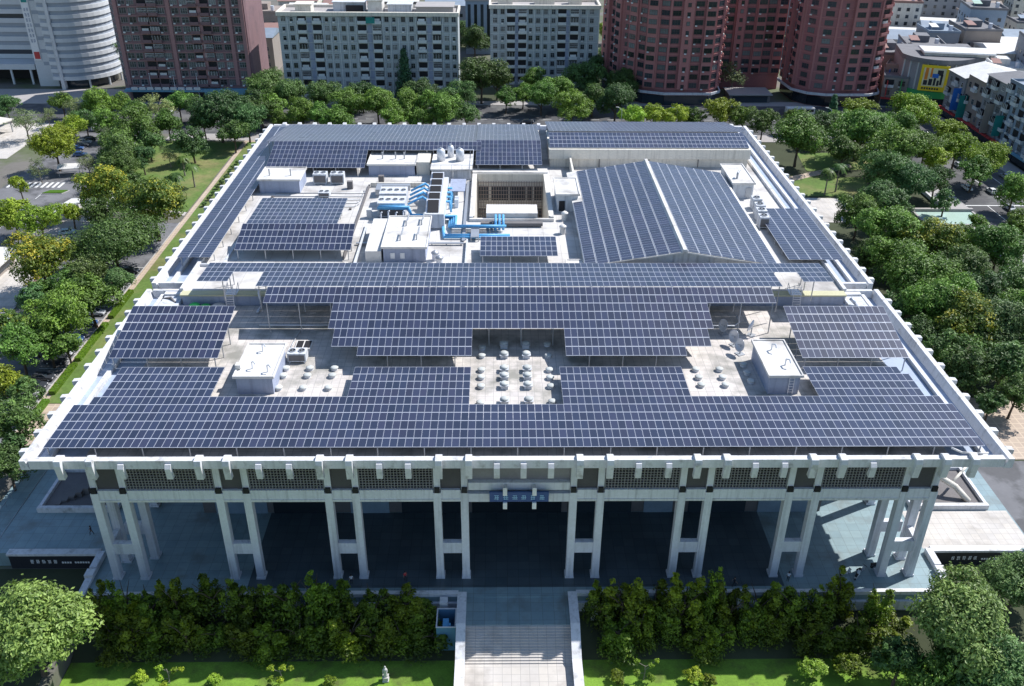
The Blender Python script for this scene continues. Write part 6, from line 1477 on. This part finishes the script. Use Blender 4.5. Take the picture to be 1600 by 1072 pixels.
# statue
t=thing('statue','pale robed stone figure on a plinth at the sunny lawn edge','statue',(-17.9,-10.7,LZ))
b=MB(); b.box(-.42,.42,-.42,.42,.05,.25); b.box(-.34,.34,-.34,.34,.25,.75); b.box(-.4,.4,-.4,.4,.75,.85); part('plinth',b,M['stonew'],t)
b=MB(); b.lathe(0,0,[(.30,.851),(.27,1.1),(.22,1.6),(.25,1.95),(.27,2.15),(.2,2.3),(.08,2.36),(.07,2.42),(.12,2.5),(.13,2.6),(.09,2.7),(.03,2.74)],12); b.tube([(.24,0,2.15),(.3,-.12,1.85),(.12,-.25,1.8)],.07,6); b.tube([(-.24,0,2.15),(-.33,-.05,1.8),(-.22,-.2,1.55)],.07,6); part('figure',b,M['stonew'],t,True)

# ------------------------------------------------------------------ people
def person(x,y,rz,shirt,label,stride=.25,z=0):
    t=thing('person',label,'person',(x,y,z),rz,'people under the eaves')
    J={};E=[];V=[];Rd=[]
    def add(n,p,r,par=None):
        J[n]=len(V); V.append(p); Rd.append(r)
        if par is not None: E.append((J[par],J[n]))
    add('pel',(0,0,.93),.145); add('waist',(0,.01,1.1),.125,'pel'); add('chest',(0,.02,1.32),.15,'waist'); add('neck',(0,.0,1.48),.055,'chest'); add('head0',(0,-.02,1.56),.085,'neck'); add('head',(0,-.02,1.67),.092,'head0')
    for s,n in ((1,'l'),(-1,'r')):
        k=stride*s
        add('hip'+n,(s*.09,0,.88),.095,'pel'); add('kn'+n,(s*.1,-k*.5-.02,.50),.062,'hip'+n); add('an'+n,(s*.1,-k*.7+.05,.09),.042,'kn'+n); add('toe'+n,(s*.11,-k*.7-.13,.04),.035,'an'+n)
        add('sh'+n,(s*.19,.02,1.40),.062,'chest'); add('el'+n,(s*.25,k*.4+.03,1.14),.045,'sh'+n); add('wr'+n,(s*.26,k*.8-.03,.91),.03,'el'+n); add('pa'+n,(s*.26,k*.9-.05,.83),.034,'wr'+n)
        for q in range(4):
            a=(q-1.5)*.018; add('f%d%s'%(q,n),(s*(.26-.012),k*.9-.05+a,.77),.010,'pa'+n); add('g%d%s'%(q,n),(s*(.26-.03),k*.9-.055+a,.735-.008*(q in (1,2))),.009,'f%d%s'%(q,n))
        add('th'+n,(s*.235,k*.9-.10,.80),.010,'pa'+n)
    me=bpy.data.meshes.new('body'); me.from_pydata(V,E,[])
    bm=bmesh.new(); bm.from_mesh(me); lay=bm.verts.layers.skin.verify()
    for i,v in enumerate(bm.verts): v[lay].radius=(Rd[i],Rd[i]); v[lay].use_root=(i==0)
    bm.to_mesh(me); bm.free()
    tmp=bpy.data.objects.new('tmp',me); col.objects.link(tmp); tmp.modifiers.new('s','SKIN'); sb_=tmp.modifiers.new('u','SUBSURF'); sb_.levels=1
    dg=bpy.context.evaluated_depsgraph_get(); m2=bpy.data.meshes.new_from_object(tmp.evaluated_get(dg)); bpy.data.objects.remove(tmp)
    m2.name='body'; m2.materials.clear()
    for m in (M['skin'],M['shirt'],M['trousers'],M['black']): m2.materials.append(m)
    for p in m2.polygons:
        c=p.center; p.use_smooth=True
        p.material_index=1 if 1.0<c.z<1.47 and not (abs(c.x)>.2 and c.z<1.2) else 2 if .1<c.z<=1.0 and abs(c.x)<.2 else 3 if c.z<=.1 else 0
    bo=ob('body',m2,t); bo.color=(*shirt,1)
    b=MB(); b.ball((0,.012,1.70),.118,0,12,8,1.02); h=part('hair',b,M['hair'],t,True)
    b=MB()
    for s in (-1,1): b.ball((s*.035,-.108,1.675),.012,0,6,4)
    part('eyes',b,M['black'],t)
    b=MB(); b.prism([(-.014,-.1),(.014,-.1),(0,-.135)],1.63,1.66,0,[(-.008,-.1),(.008,-.1),(0,-.118)]); b.box(-.025,.025,-.112,-.1,1.585,1.595); part('nose_and_mouth',b,M['skin'],t)
for x,y,rz,c,lab,s in ((-23.8,2.0,.2,(.75,.75,.75),'person in a white top standing between the columns, left of the entrance',.05),(38.7,2.2,-.3,(.78,.78,.78),'person in a white top standing between the columns on the right',.05),(30.7,1.2,PI/2,(.03,.03,.04),'person in dark clothes walking along the terrace on the right',.35),(-64.6,12.5,-PI/2,(.05,.06,.09),'person in dark clothes walking on the shaded left court',.35),(-16.2,2.6,.5,(.5,.05,.06),'person in a red top standing on the shaded terrace',.05)): person(x,y,rz,c,lab,s)

# parked scooters on the terrace and more traffic
def scooter(x,y,rz,c,label):
    t=thing('scooter',label,'scooter',(x,y,0),rz,'scooters on the right terrace')
    b=MB(); b.prismy([(-.75,.35),(-.85,.72),(-.1,.74),(.0,.4),(.45,.38),(.62,.95),(.72,.95),(.62,.3)],-.2,.2); o=part('body',b,M['carpaint'],t); o.color=(*c,1)
    b=MB(); b.box(-.82,-.05,-.17,.17,.741,.84); part('seat',b,M['black'],t)
    for sx in (-.62,.68):
        w_=ob('wheel',CM[2],t,(sx,0,.27)); w_.scale=(.78,.6,.78)
    b=MB(); b.bar((.66,-.36,1.05),(.66,.36,1.05),.05); b.bar((.66,0,.94),(.66,0,1.05),.06); part('handlebar',b,M['black'],t)
    b=MB(); b.box(.69,.78,-.1,.1,.72,.88); part('headlight',b,M['letter'],t)
for i,(x,y,rz,c) in enumerate(((47.4,3.4,.3,WH),(48.9,2.8,.9,WH),(49.8,3.9,.5,SI),(52.4,4.9,.2,DK))): scooter(x,y,rz,c,['white scooter parked leftmost on the right terrace','white scooter parked second from left on the right terrace','silver scooter parked on the right terrace','dark scooter parked beside the right corner columns'][i])
for i,(x,y,rz,c,lab) in enumerate(((-60,233,0,SI,'silver car on the avenue behind the far left roof corner'),(-20,248,PI,WH,'white car on the avenue before the long grey block'),(-100,240,0,DK,'dark car on the avenue before the brown block'),(-128,250,PI,WH,'white car on the avenue below the lamp posts'),(8,238,0,DK,'dark car on the avenue by the sandy strip'),(72,248,PI,SI,'silver car on the avenue below the red round tower'),(150,225,-PI/2,DK,'dark car coming down the right street'),(156.5,205,PI/2,BL,'blue car parked along the right shop houses, farther one'),(157.2,180,PI/2,SI,'silver car parked along the right shop houses, nearer one'),(-131,130,PI/2,DK,'dark car on the left street beside the kiosk'),(-146,150,-PI/2,SI,'silver car on the left street below the zebra crossing'),(-136,100,PI/2,WH,'white car on the left street beside the pavilion'))): car(x,y,rz,c,lab,'cars driving on the streets','car')

# small trees and roof sheds scattered through the town behind the billboard
for i,(x,y) in enumerate(((158,304),(190,327),(214,304),(232,349),(196,374),(176,402),(250,376),(222,430),(265,432),(240,466))):
    tree(x,y,fr.uniform(3,4.4),fr.uniform(8,11),'D' if i%2 else 'M','street tree among the town houses behind the billboard, %s from the front'%ORD[sorted([304,327,304.1,349,374,402,376,430,432,466]).index({0:304,1:327,2:304.1,3:349,4:374,5:402,6:376,7:430,8:432,9:466}[i])],'street trees among the town houses','street_tree')
